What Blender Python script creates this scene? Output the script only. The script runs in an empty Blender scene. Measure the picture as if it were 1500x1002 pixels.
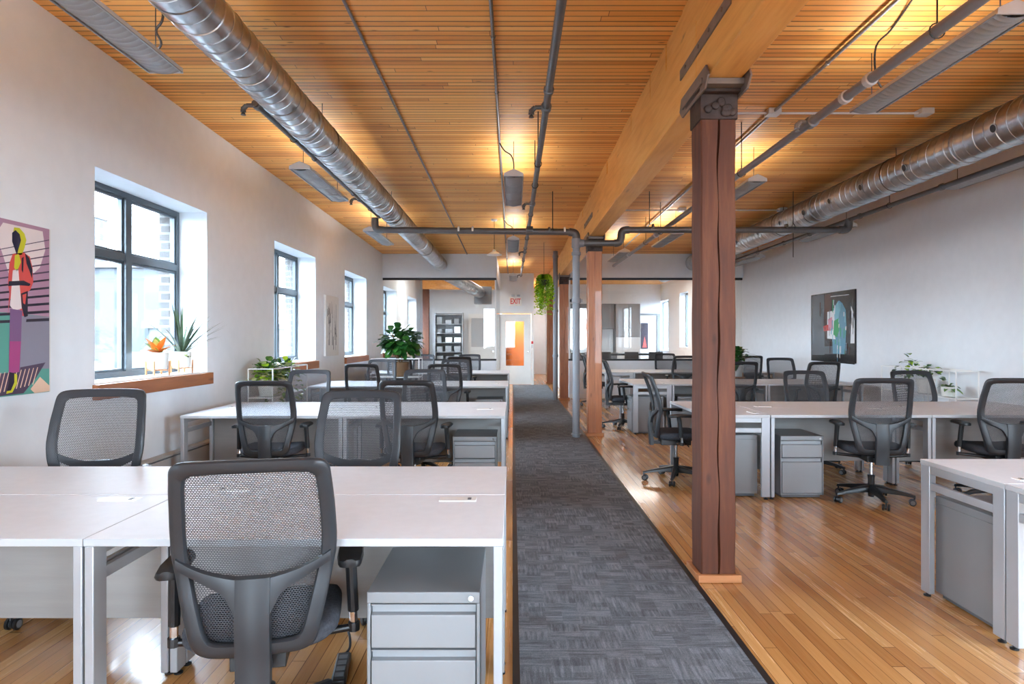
import bpy, math, random
from mathutils import Vector, Matrix, Euler
R = random.Random(7)
PI = math.pi
col = bpy.context.scene.collection
F, CX, CY, CAMZ = 945.0, 751.0, 497.0, 1.40      # focal length in pixels, vanishing point, eye height


def on_x(px, py, X):
    """point of the plane x = X that the photograph shows at a pixel"""
    Y = X * F / (px - CX)
    return (X, Y, CAMZ - (py - CY) * Y / F)


# ------------------------------------------------------------------ materials
MATS = {}


class NT:
    def __init__(s, name):
        s.m = bpy.data.materials.new(name)
        s.m.use_nodes = True
        s.t = s.m.node_tree
        s.b = s.t.nodes['Principled BSDF']
        s.out = s.t.nodes['Material Output']

    def n(s, typ, **kw):
        nd = s.t.nodes.new(typ)
        for k, v in kw.items():
            if k.startswith('i_'):
                key = k[2:]
                key = int(key) if key.isdigit() else key
                nd.inputs[key].default_value = v
            else:
                setattr(nd, k, v)
        return nd

    def l(s, a, b):
        s.t.links.new(a, b)

    def math(s, op, a, b=None, c=None):
        nd = s.n('ShaderNodeMath', operation=op)
        for i, v in enumerate((a, b, c)):
            if v is None:
                continue
            if isinstance(v, (int, float)):
                nd.inputs[i].default_value = v
            else:
                s.l(v, nd.inputs[i])
        return nd.outputs[0]

    def ramp(s, fac, stops, interp='LINEAR'):
        nd = s.n('ShaderNodeValToRGB')
        nd.color_ramp.interpolation = interp
        e = nd.color_ramp.elements
        while len(e) < len(stops):
            e.new(0.5)
        for i, (p, c) in enumerate(stops):
            e[i].position = p
            e[i].color = (c[0], c[1], c[2], 1)
        s.l(fac, nd.inputs[0])
        return nd.outputs[0]

    def mix(s, fac, a, b, mode='MIX'):
        nd = s.n('ShaderNodeMix', data_type='RGBA', blend_type=mode)
        for sock, v in ((nd.inputs[0], fac), (nd.inputs[6], a), (nd.inputs[7], b)):
            if isinstance(v, (int, float)):
                sock.default_value = v
            elif isinstance(v, tuple):
                sock.default_value = (v[0], v[1], v[2], 1)
            else:
                s.l(v, sock)
        return nd.outputs[2]

    def coords(s):
        tc = s.n('ShaderNodeTexCoord')
        sp = s.n('ShaderNodeSeparateXYZ')
        s.l(tc.outputs['Object'], sp.inputs[0])
        return tc.outputs['Object'], sp.outputs[0], sp.outputs[1], sp.outputs[2]

    def vec(s, x, y, z=0.0):
        nd = s.n('ShaderNodeCombineXYZ')
        for i, v in enumerate((x, y, z)):
            if isinstance(v, (int, float)):
                nd.inputs[i].default_value = v
            else:
                s.l(v, nd.inputs[i])
        return nd.outputs[0]

    def noise(s, vec, scale, detail=3.0, rough=0.5):
        nd = s.n('ShaderNodeTexNoise')
        nd.inputs['Scale'].default_value = scale
        nd.inputs['Detail'].default_value = detail
        nd.inputs['Roughness'].default_value = rough
        if vec is not None:
            s.l(vec, nd.inputs['Vector'])
        return nd.outputs['Fac']

    def white(s, vec):
        nd = s.n('ShaderNodeTexWhiteNoise', noise_dimensions='3D')
        s.l(vec, nd.inputs['Vector'])
        return nd.outputs['Value']

    def bump(s, h, strength=0.3, dist=0.01):
        nd = s.n('ShaderNodeBump')
        nd.inputs['Strength'].default_value = strength
        nd.inputs['Distance'].default_value = dist
        s.l(h, nd.inputs['Height'])
        s.l(nd.outputs[0], s.b.inputs['Normal'])


def lin(c):
    return tuple(((v / 255) / 12.92 if v / 255 < .04045 else ((v / 255 + .055) / 1.055) ** 2.4) for v in c)


def mat(name, rgb, rough=.5, metal=0.0, noise=0.0, nscale=8.0, spec=None, coat=0.0, bump=0.0, bscale=60.0, alpha=None):
    """plain procedural material; colour given as sRGB 0-255, with a little noise variation"""
    if name in MATS:
        return MATS[name]
    t = NT(name)
    c = lin(rgb)
    t.b.inputs['Roughness'].default_value = rough
    t.b.inputs['Metallic'].default_value = metal
    if spec is not None:
        t.b.inputs['Specular IOR Level'].default_value = spec
    t.b.inputs['Coat Weight'].default_value = coat
    tc = t.n('ShaderNodeTexCoord')
    nz = t.noise(tc.outputs['Object'], nscale, 4)
    k = max(noise, .02)
    cc = t.ramp(nz, [(.3, tuple(v * (1 - k) for v in c)), (.7, tuple(min(1, v * (1 + k)) for v in c))])
    t.l(cc, t.b.inputs['Base Color'])
    if bump:
        t.bump(t.noise(tc.outputs['Object'], bscale, 3), bump, .004)
    MATS[name] = t.m
    return t.m


def planks(name, along, width, length, stops, gap=.04, rough=.3, coat=0.0, gapcol=(.03, .012, .004), grain=1.0,
           knots=True, bumpk=.3, spec=.5, gapmix=.85, rrand=.06):
    """boards running along axis 'x' or 'y'"""
    t = NT(name)
    P, x, y, z = t.coords()
    u, v = (x, y) if along == 'x' else (y, x)
    vs = t.math('DIVIDE', v, width)
    bi = t.math('FLOOR', vs)
    r1 = t.white(t.vec(bi, 3.7, 0))
    us = t.math('ADD', t.math('DIVIDE', u, length), t.math('MULTIPLY', r1, 7.0))
    si = t.math('FLOOR', us)
    r2 = t.white(t.vec(bi, si, 1.3))
    gv = t.vec(t.math('MULTIPLY', u, 1.4), t.math('MULTIPLY', v, 38.0), t.math('MULTIPLY', r2, 30.0))
    g = t.noise(gv, 2.0, 5, .6)
    f = t.math('ADD', t.math('MULTIPLY', r2, .55), t.math('MULTIPLY', g, .5 * grain))
    f = t.math('SUBTRACT', f, .04)
    c = t.ramp(f, stops)
    big = t.noise(P, .6, 2)
    c = t.mix(t.math('MULTIPLY', big, .22), c, (stops[0][1]), 'MULTIPLY')
    if knots:
        kv = t.vec(t.math('MULTIPLY', u, 5.0), t.math('MULTIPLY', v, 16.0), r2)
        vo = t.n('ShaderNodeTexVoronoi')
        vo.inputs['Scale'].default_value = 1.0
        t.l(kv, vo.inputs['Vector'])
        kf = t.ramp(vo.outputs['Distance'], [(.05, (1, 1, 1)), (.17, (0, 0, 0))])
        sel = t.math('GREATER_THAN', t.white(t.vec(bi, si, t.math('FLOOR', t.math('MULTIPLY', u, 2.0)))), .66)
        c = t.mix(t.math('MULTIPLY', t.math('MULTIPLY', kf, sel), .75), c, tuple(a * .25 for a in stops[0][1]))
    fr = t.math('FRACT', vs)
    d = t.math('MINIMUM', fr, t.math('SUBTRACT', 1.0, fr))
    gl = t.math('LESS_THAN', d, t.math('MULTIPLY', t.math('ADD', t.white(t.vec(bi, 9.1, 2)), .35), gap))
    fu = t.math('FRACT', us)
    ge = t.math('LESS_THAN', fu, .004 / length)
    gm = t.math('MAXIMUM', gl, ge)
    c = t.mix(t.math('MULTIPLY', gm, gapmix), c, gapcol)
    t.l(c, t.b.inputs['Base Color'])
    t.b.inputs['Specular IOR Level'].default_value = spec
    t.b.inputs['Coat Weight'].default_value = coat
    t.b.inputs['Coat Roughness'].default_value = .08
    rr = t.math('ADD', t.math('MULTIPLY', r2, rrand), t.math('ADD', rough, t.math('MULTIPLY', g, .1)))
    t.l(rr, t.b.inputs['Roughness'])
    h = t.math('SUBTRACT', t.math('ADD', t.math('MULTIPLY', g, .15), t.math('MULTIPLY', r2, .2)), gm)
    t.bump(h, bumpk, .003)
    MATS[name] = t.m
    return t.m


def wood(name, stops, axis='z', rough=.5, scale=1.0, coat=0.0, dark_cracks=True):
    t = NT(name)
    P, x, y, z = t.coords()
    s = {'x': (1.2, 14, 14), 'y': (14, 1.2, 14), 'z': (14, 14, 1.2)}[axis]
    vv = t.vec(t.math('MULTIPLY', x, s[0] * scale), t.math('MULTIPLY', y, s[1] * scale), t.math('MULTIPLY', z, s[2] * scale))
    g = t.noise(vv, 1.6, 6, .6)
    b = t.noise(P, 1.1, 3)
    f = t.math('ADD', t.math('MULTIPLY', g, .7), t.math('MULTIPLY', b, .35))
    c = t.ramp(f, stops)
    vo = t.n('ShaderNodeTexVoronoi')
    k = (.25, .25, .25)
    ks = {'x': (1.1, 6, 6), 'y': (6, 1.1, 6), 'z': (6, 6, 2.6)}[axis]
    t.l(t.vec(t.math('MULTIPLY', x, ks[0]), t.math('MULTIPLY', y, ks[1]), t.math('MULTIPLY', z, ks[2])), vo.inputs['Vector'])
    vo.inputs['Scale'].default_value = 1.0
    kf = t.ramp(vo.outputs['Distance'], [(.03, (1, 1, 1)), (.12, (0, 0, 0))])
    if dark_cracks:
        c = t.mix(t.math('MULTIPLY', kf, .65), c, tuple(a * .3 for a in stops[0][1]))
    t.l(c, t.b.inputs['Base Color'])
    t.b.inputs['Roughness'].default_value = rough
    t.b.inputs['Coat Weight'].default_value = coat
    t.bump(g, .25, .004)
    MATS[name] = t.m
    return t.m


def make_carpet():
    t = NT('carpet')
    P, x, y, z = t.coords()
    # ribbed tiles, each split in small blocks whose rib direction turns by a quarter
    cx = t.math('FLOOR', t.math('DIVIDE', x, .166))
    cy = t.math('FLOOR', t.math('DIVIDE', y, .083))
    r = t.white(t.vec(cx, cy, 5.0))
    turn = t.math('GREATER_THAN', r, .5)
    n1 = t.noise(t.vec(t.math('MULTIPLY', x, 6.0), t.math('MULTIPLY', y, 70.0), 0), 1.0, 3, .6)
    n2 = t.noise(t.vec(t.math('MULTIPLY', x, 70.0), t.math('MULTIPLY', y, 6.0), 4.0), 1.0, 3, .6)
    mx = t.math('ADD', t.math('MULTIPLY', n1, turn), t.math('MULTIPLY', n2, t.math('SUBTRACT', 1.0, turn)))
    cx2 = t.math('FLOOR', t.math('DIVIDE', x, .083))
    cy2 = t.math('FLOOR', t.math('DIVIDE', y, .055))
    r2 = t.white(t.vec(cx2, cy2, 9.0))
    fine = t.noise(P, 300.0, 2, .8)
    f = t.math('ADD', t.math('MULTIPLY', mx, .6), t.math('ADD', t.math('MULTIPLY', r2, .13), t.math('MULTIPLY', fine, .6)))
    c = t.ramp(f, [(.36, lin((60, 63, 67))), (.62, lin((100, 104, 109))), (.9, lin((146, 151, 157)))])
    t.l(c, t.b.inputs['Base Color'])
    t.b.inputs['Roughness'].default_value = .95
    t.b.inputs['Specular IOR Level'].default_value = .1
    t.bump(t.math('ADD', fine, t.math('MULTIPLY', mx, .6)), .6, .004)
    MATS['carpet'] = t.m


def make_chair_mesh():
    t = NT('chair_mesh')
    P, x, y, z = t.coords()
    v = t.math('DIVIDE', z, .0062)
    vi = t.math('FLOOR', v)
    odd = t.math('MULTIPLY', t.math('MODULO', vi, 2.0), .5)
    u = t.math('ADD', t.math('DIVIDE', x, .0086), odd)
    fu = t.math('SUBTRACT', t.math('FRACT', t.math('ADD', u, 100.0)), .5)
    fv = t.math('SUBTRACT', t.math('FRACT', v), .5)
    d = t.math('ADD', t.math('POWER', t.math('DIVIDE', fu, .415), 2.0), t.math('POWER', t.math('DIVIDE', fv, .35), 2.0))
    hole = t.math('LESS_THAN', d, 1.0)
    t.b.inputs['Base Color'].default_value = (*lin((56, 56, 60)), 1)
    t.b.inputs['Roughness'].default_value = .6
    tr = t.n('ShaderNodeBsdfTransparent')
    mx = t.n('ShaderNodeMixShader')
    t.l(hole, mx.inputs[0])
    t.l(t.b.outputs[0], mx.inputs[1])
    t.l(tr.outputs[0], mx.inputs[2])
    t.l(mx.outputs[0], t.out.inputs[0])
    MATS['chair_mesh'] = t.m


def make_glass(name='glass', tint=(1, 1, 1), refl=1.0):
    t = NT(name)
    tr = t.n('ShaderNodeBsdfTransparent')
    tr.inputs[0].default_value = (*tint, 1)
    gl = t.n('ShaderNodeBsdfGlossy')
    gl.inputs['Roughness'].default_value = .01
    lw_ = t.n('ShaderNodeLayerWeight')
    lw_.inputs['Blend'].default_value = .5
    fac = t.math('MULTIPLY', t.math('ADD', .04, t.math('MULTIPLY', t.math('POWER', lw_.outputs['Facing'], 5.0), .9)), refl)
    mx = t.n('ShaderNodeMixShader')
    t.l(fac, mx.inputs[0])
    t.l(tr.outputs[0], mx.inputs[1])
    t.l(gl.outputs[0], mx.inputs[2])
    t.l(mx.outputs[0], t.out.inputs[0])
    MATS[name] = t.m


def make_galv():
    t = NT('galvanised')
    P, x, y, z = t.coords()
    vo = t.n('ShaderNodeTexVoronoi')
    vo.inputs['Scale'].default_value = 26.0
    t.l(P, vo.inputs['Vector'])
    sp = t.n('ShaderNodeSeparateColor')
    t.l(vo.outputs['Color'], sp.inputs[0])
    n = t.noise(P, 3.0, 3)
    f = t.math('ADD', t.math('MULTIPLY', sp.outputs[0], .12), t.math('MULTIPLY', n, .8))
    c = t.ramp(f, [(.2, lin((150, 152, 155))), (.8, lin((220, 222, 225)))])
    t.l(c, t.b.inputs['Base Color'])
    t.b.inputs['Metallic'].default_value = 1.0
    t.b.inputs['Roughness'].default_value = .30
    MATS['galvanised'] = t.m


def make_brick():
    t = NT('brick')
    P, x, y, z = t.coords()
    br = t.n('ShaderNodeTexBrick')
    br.inputs['Scale'].default_value = 1.0
    br.inputs['Brick Width'].default_value = .21
    br.inputs['Row Height'].default_value = .085
    br.inputs['Mortar Size'].default_value = .012
    br.inputs['Color1'].default_value = (*lin((48, 44, 42)), 1)
    br.inputs['Color2'].default_value = (*lin((64, 58, 54)), 1)
    br.inputs['Mortar'].default_value = (*lin((104, 102, 100)), 1)
    t.l(t.vec(t.math('ADD', x, y), z, 0), br.inputs['Vector'])
    t.l(br.outputs[0], t.b.inputs['Base Color'])
    t.b.inputs['Roughness'].default_value = .9
    MATS['brick'] = t.m


def make_facade(name, wallc, glassc, w, h):
    t = NT(name)
    P, x, y, z = t.coords()
    u = t.math('FRACT', t.math('DIVIDE', t.math('ADD', x, y), w))
    v = t.math('FRACT', t.math('DIVIDE', z, h))
    a = t.math('MULTIPLY', t.math('GREATER_THAN', u, .28), t.math('LESS_THAN', u, .8))
    b = t.math('MULTIPLY', t.math('GREATER_THAN', v, .3), t.math('LESS_THAN', v, .82))
    c = t.mix(t.math('MULTIPLY', a, b), lin(wallc), lin(glassc))
    t.l(c, t.b.inputs['Base Color'])
    t.b.inputs['Roughness'].default_value = .8
    MATS[name] = t.m


def make_leaf(name, c1, c2, rough=.35):
    t = NT(name)
    P, x, y, z = t.coords()
    n = t.noise(P, 9.0, 3)
    t.l(t.ramp(n, [(.35, lin(c1)), (.65, lin(c2))]), t.b.inputs['Base Color'])
    t.b.inputs['Roughness'].default_value = rough
    MATS[name] = t.m


WALLC = (224, 228, 232)
mat('wall_paint', WALLC, .75, noise=.01, bump=.05, bscale=120)
mat('trim_paint', (232, 232, 230), .45)
mat('desk_top', (230, 234, 239), .5, noise=.012, nscale=20, spec=.3)
mat('desk_edge', (176, 177, 179), .5)
mat('desk_metal', (168, 169, 172), .38, metal=.35)
mat('cabinet_grey', (130, 131, 133), .4, metal=.2)
mat('cabinet_front', (138, 139, 141), .42, metal=.2)
mat('cabinet_dark', (96, 97, 101), .5)
mat('chair_plastic', (40, 41, 44), .42, noise=.03)
mat('chair_black', (22, 22, 24), .35)
mat('chair_arm', (20, 20, 22), .42)
mat('chrome', (205, 207, 210), .18, metal=1.0)
mat('rubber_grey', (105, 106, 108), .6)
mat('seat_fabric', (62, 63, 68), .95, noise=.25, nscale=90, spec=.15, bump=.5, bscale=260)
mat('window_metal', (78, 86, 92), .4, metal=.3)
mat('black_metal', (24, 24, 26), .45)
mat('grey_pipe', (132, 134, 140), .42, noise=.04)
mat('dark_pipe', (100, 98, 98), .42, metal=.4, noise=.1)
mat('conduit', (120, 116, 114), .35, metal=.6)
mat('fixture_white', (208, 208, 210), .45)
mat('fixture_metal', (150, 150, 152), .3, metal=.5)
mat('fixture_lens', (150, 152, 155), .35)
mat('white_enamel', (238, 238, 236), .35)
mat('pot_white', (224, 222, 216), .6)
mat('steel_rust', (62, 46, 40), .6, metal=.3, noise=.4, nscale=14, bump=.5, bscale=30)
mat('strap_steel', (128, 112, 102), .55, metal=.4, noise=.15, nscale=9)
mat('kitchen_grey', (112, 113, 116), .5)
mat('kitchen_dark', (74, 76, 80), .5)
mat('kitchen_black', (26, 28, 30), .3)
mat('kitchen_light', (176, 178, 180), .4)
mat('red_sign', (205, 45, 45), .5)
mat('sign_white', (235, 232, 228), .5)
mat('soil', (70, 52, 38), .9)
mat('stem_brown', (112, 84, 58), .8)
mat('orange_ply', (196, 112, 34), .5, noise=.15, nscale=3)
mat('heater', (176, 172, 168), .5)
mat('roof_white', (84, 86, 90), .8)
mat('red_wall', (92, 40, 38), .8)
mat('ground_out', (70, 72, 74), .9)
make_carpet(); make_chair_mesh(); make_glass(); make_glass('partition_glass', (.97, .985, .98), 1.0); make_galv(); make_brick()
make_facade('facade_a', (60, 62, 66), (30, 34, 38), 1.6, 3.1)
make_facade('facade_b', (56, 59, 63), (40, 44, 50), 2.6, 3.0)
planks('floor_planks', 'y', .060, 1.9,
       [(.1, lin((168, 112, 58))), (.5, lin((204, 150, 90))), (.9, lin((226, 180, 120)))],
       gap=.03, rough=.17, coat=.22, gapcol=lin((92, 56, 28)), knots=False, bumpk=.08, gapmix=.85, grain=.8, rrand=.05)
planks('ceiling_planks', 'x', .068, 3.4,
       [(.12, lin((204, 130, 46))), (.42, lin((244, 172, 82))), (.88, lin((252, 202, 120)))],
       gap=.085, rough=.5, coat=.0, gapcol=lin((62, 28, 8)), bumpk=.6, gapmix=.85)
wood('beam_wood', [(.2, lin((204, 132, 54))), (.55, lin((236, 172, 88))), (.85, lin((246, 198, 122)))], 'y', .5, coat=.15)
wood('post_wood_red', [(.25, lin((56, 22, 8))), (.55, lin((90, 44, 20))), (.85, lin((128, 76, 42)))], 'z', .72, coat=.0)
wood('post_wood', [(.2, lin((140, 78, 44))), (.55, lin((180, 112, 70))), (.85, lin((206, 144, 100)))], 'z', .5, coat=.15)
wood('post_base', [(.2, lin((150, 88, 48))), (.8, lin((196, 134, 86)))], 'x', .5)
wood('sill_wood', [(.2, lin((120, 66, 34))), (.8, lin((170, 104, 60)))], 'y', .5)
wood('stand_wood', [(.2, lin((164, 108, 66))), (.8, lin((204, 150, 104)))], 'z', .5)
wood('modesty', [(.2, lin((138, 134, 131))), (.8, lin((156, 152, 149)))], 'x', .6, dark_cracks=False)
make_leaf('leaf_dark', (22, 58, 26), (58, 112, 44), .3)
make_leaf('leaf_mid', (60, 98, 40), (122, 156, 66), .4)
make_leaf('leaf_fern', (120, 176, 20), (200, 230, 60), .5)
make_leaf('leaf_spiky', (38, 54, 40), (74, 92, 66), .4)
make_leaf('leaf_orange', (214, 92, 24), (236, 140, 60), .4)
make_leaf('leaf_pale', (150, 168, 90), (206, 210, 150), .4)
M = MATS


# ------------------------------------------------------------------ mesh building
class MB:
    def __init__(s):
        s.v, s.f, s.mi, s.mats = [], [], [], []
        s.cur = 0

    def m(s, mt):
        mt = M[mt] if isinstance(mt, str) else mt
        if mt not in s.mats:
            s.mats.append(mt)
        s.cur = s.mats.index(mt)
        return s

    def add(s, vs, fs, T=None):
        o = len(s.v)
        if T is not None:
            vs = [tuple(T @ Vector(p)) for p in vs]
        s.v += [tuple(p) for p in vs]
        for f in fs:
            s.f.append(tuple(i + o for i in f))
            s.mi.append(s.cur)
        return s

    def box(s, x0, x1, y0, y1, z0, z1, T=None):
        vs = [(x, y, z) for z in (z0, z1) for y in (y0, y1) for x in (x0, x1)]
        return s.add(vs, [(0, 2, 3, 1), (4, 5, 7, 6), (0, 1, 5, 4), (2, 6, 7, 3), (0, 4, 6, 2), (1, 3, 7, 5)], T)

    def prism(s, pts, fn0, fn1):
        """polygon pts (2D) mapped by two functions to its two faces"""
        n = len(pts)
        vs = [fn0(*p) for p in pts] + [fn1(*p) for p in pts]
        fs = [tuple(range(n - 1, -1, -1)), tuple(range(n, 2 * n))]
        fs += [(i, (i + 1) % n, n + (i + 1) % n, n + i) for i in range(n)]
        return s.add(vs, fs)

    def tube(s, pts, r, n=10, closed=False, caps=True, rs=None):
        pts = [Vector(p) for p in pts]
        m = len(pts)
        rings = []
        prev = None
        for i, p in enumerate(pts):
            if closed:
                d = pts[(i + 1) % m] - pts[i - 1]
            else:
                d = pts[min(i + 1, m - 1)] - pts[max(i - 1, 0)]
            d.normalize()
            if prev is None:
                up = Vector((0, 0, 1)) if abs(d.z) < .95 else Vector((0, 1, 0))
                a = d.cross(up).normalized()
            else:
                a = (prev - d * prev.dot(d)).normalized()
            prev = a
            b = d.cross(a)
            rr = rs[i] if rs else r
            rings.append([p + a * (math.cos(2 * PI * k / n) * rr) + b * (math.sin(2 * PI * k / n) * rr) for k in range(n)])
        vs = [tuple(q) for rg in rings for q in rg]
        fs = []
        for i in range(m if closed else m - 1):
            j = (i + 1) % m
            for k in range(n):
                fs.append((i * n + k, i * n + (k + 1) % n, j * n + (k + 1) % n, j * n + k))
        if caps and not closed:
            fs.append(tuple(range(n - 1, -1, -1)))
            fs.append(tuple((m - 1) * n + k for k in range(n)))
        return s.add(vs, fs)

    def lathe(s, prof, c=(0, 0, 0), n=24, axis='z', T=None):
        vs, fs = [], []
        for (r, h) in prof:
            for k in range(n):
                a = 2 * PI * k / n
                x, y = r * math.cos(a), r * math.sin(a)
                p = {'z': (x, y, h), 'y': (x, h, y), 'x': (h, x, y)}[axis]
                vs.append((p[0] + c[0], p[1] + c[1], p[2] + c[2]))
        m = len(prof)
        for i in range(m - 1):
            for k in range(n):
                fs.append((i * n + k, i * n + (k + 1) % n, (i + 1) * n + (k + 1) % n, (i + 1) * n + k))
        fs.append(tuple(range(n - 1, -1, -1)))
        fs.append(tuple((m - 1) * n + k for k in range(n)))
        return s.add(vs, fs, T)

    def build(s, name, parent=None, smooth=True, bevel=0.0, angle=35, solid=0.0, seg=2):
        me = bpy.data.meshes.new(name)
        me.from_pydata(s.v, [], s.f)
        for mt in s.mats:
            me.materials.append(mt)
        if len(s.mats) > 1:
            me.polygons.foreach_set('material_index', s.mi)
        me.update()
        if smooth:
            me.polygons.foreach_set('use_smooth', [True] * len(me.polygons))
            me.set_sharp_from_angle(angle=math.radians(angle))
        o = bpy.data.objects.new(name, me)
        col.objects.link(o)
        if parent is not None:
            o.parent = parent
        if solid:
            md = o.modifiers.new('s', 'SOLIDIFY'); md.thickness = solid; md.offset = 0
        if bevel:
            md = o.modifiers.new('b', 'BEVEL'); md.width = bevel; md.segments = seg; md.limit_method = 'ANGLE'
            md.angle_limit = math.radians(40); md.harden_normals = False
        return o


def tag(o, label, cat, group=None, kind=None):
    if label: o['label'] = label
    if cat: o['category'] = cat
    if group: o['group'] = group
    if kind: o['kind'] = kind
    return o


def thing(name, label, cat, loc=(0, 0, 0), rz=0.0, group=None):
    o = bpy.data.objects.new(name, None)
    o.empty_display_size = .1
    col.objects.link(o)
    o.location = loc
    o.rotation_euler = (0, 0, rz)
    return tag(o, label, cat, group)


def struct(mb, name, parent=None, **kw):
    o = mb.build(name, parent, **kw)
    if parent is None:
        o['kind'] = 'structure'
    return o


def copy_tree(o, parent=None):
    c = o.copy()
    col.objects.link(c)
    if parent is not None:
        c.parent = parent
    for ch in list(o.children):
        copy_tree(ch, c)
    return c


def smoothpath(pts, n=4):
    """Catmull-Rom through points (any dimension)"""
    out = []
    P = [tuple(p) for p in pts]
    for i in range(len(P) - 1):
        p0 = P[max(i - 1, 0)]; p1 = P[i]; p2 = P[i + 1]; p3 = P[min(i + 2, len(P) - 1)]
        for k in range(n):
            t = k / n
            out.append(tuple(.5 * ((2 * b) + (-a + c) * t + (2 * a - 5 * b + 4 * c - d) * t * t + (-a + 3 * b - 3 * c + d) * t ** 3)
                             for a, b, c, d in zip(p0, p1, p2, p3)))
    out.append(P[-1])
    return out


# ------------------------------------------------------------------ the room
XL, XR, YP, YD = -3.09, 5.46, 15.3, 19.8          # side walls, glazed partition, door wall
YR = -3.6                                          # wall behind the viewer
YE = 26.0


def ceil_z(Y):
    return 3.64 - .0139 * min(Y, YP) if Y > 0 else 3.64 - .0139 * Y


b = MB().m('floor_planks'); b.box(-3.6, 6.0, YR - .2, YE + .2, -.12, 0); struct(b, 'floor')
b = MB().m('ceiling_planks')
for (y0, y1) in ((YR - .2, YP), (YP, YE + .2)):
    z0, z1 = ceil_z(y0), ceil_z(y1)
    vs = [(-3.7, y0, z0), (6.1, y0, z0), (6.1, y1, z1), (-3.7, y1, z1)]
    b.add(vs + [(x, y, z + .2) for x, y, z in vs], [(0, 1, 2, 3), (7, 6, 5, 4), (0, 4, 5, 1), (2, 6, 7, 3), (1, 5, 6, 2), (3, 7, 4, 0)])
struct(b, 'ceiling', smooth=False)

WZ0, WZ1 = 1.075, 2.68
left_windows = [(-2.35, -.6), (4.77, 6.52), (8.36, 10.11), (11.87, 13.62), (15.42, 17.15), (18.95, 20.7), (22.5, 24.25)]


def wall_x(name, xa, xb, y0, y1, wins, m1, z_top=4.0):
    """wall slab between x=xa and x=xb with openings (ya, yb, za, zb)"""
    b = MB().m(m1)
    ys = y0
    for (a, c, za, zb) in sorted(wins):
        b.box(xa, xb, ys, a, 0, z_top)
        b.box(xa, xb, a, c, 0, za)
        b.box(xa, xb, a, c, zb, z_top)
        ys = c
    b.box(xa, xb, ys, y1, 0, z_top)
    return struct(b, name, smooth=False)


lw = [(a, c, WZ0 - .04, WZ1) for a, c in left_windows]
wall_x('wall_left', XL - .30, XL, YR, YE, lw, 'wall_paint')
o = wall_x('wall_left_outer', XL - .47, XL - .302, YR, YE, [(a + .03, c - .03, za, zb - .02) for a, c, za, zb in lw], 'brick')
right_windows = [(-2.6, 1.0, .95, 3.0), (20.1, 21.1, 1.15, 2.9), (22.6, 24.4, 1.0, 2.8)]  # openings behind the viewer and at the far end are added for daylight
wall_x('wall_right', XR, XR + .3, YR, YE, right_windows, 'wall_paint')
# wall behind the viewer, with window openings added there to brighten the room
b = MB().m('wall_paint')
xs = XL - .3
added_back_windows = [(-1.6, .2), (2.8, 4.2)]
for (a, c) in added_back_windows:
    b.box(xs, a, YR - .3, YR, 0, 4); b.box(a, c, YR - .3, YR, 0, .8); b.box(a, c, YR - .3, YR, 3.1, 4); xs = c
b.box(xs, XR + .3, YR - .3, YR, 0, 4)
struct(b, 'wall_rear', smooth=False)
# far end wall
b = MB().m('wall_paint'); b.box(XL, -.42, 21.5, 21.7, 0, 3.6); b.box(-.39, 1.36, YE, YE + .2, 0, 3.6); b.box(1.36, XR, 23.8, 24.0, 0, 3.6)
struct(b, 'wall_end', smooth=False)
# partition headers and knee walls
ZT, ZB = 2.842, .92
PX = [(XL, -.39), (1.33, XR)]
b = MB().m('wall_paint')
for (a, c) in PX:
    b.box(a, c, YP, YP + .14, ZT + .02, 3.62)
    b.box(a, c, YP, YP + .12, 0, ZB - .03)
b.box(1.33, 1.38, YP + .14, YE, 0, 3.6)
struct(b, 'wall_partition', smooth=False)
# door wall
DX0, DX1 = (732.5 - CX) * YD / F, (777 - CX) * YD / F
b = MB().m('wall_paint')
b.box(-.39, DX0 - .03, YD, YD + .12, 0, 3.6); b.box(DX0 - .03, DX1 + .03, YD, YD + .12, 2.19, 3.6); b.box(DX1 + .03, .65, YD, YD + .12, 0, 3.6)
b.box(-.46, -.39, YP + .14, YD + .12, 2.9, 3.6)
b.box(.60, .65, YD + .12, YE, 0, 3.6); b.box(-.46, -.39, YD + .121, 21.49, 0, 3.6)
struct(b, 'wall_door_end', smooth=False)


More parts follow.
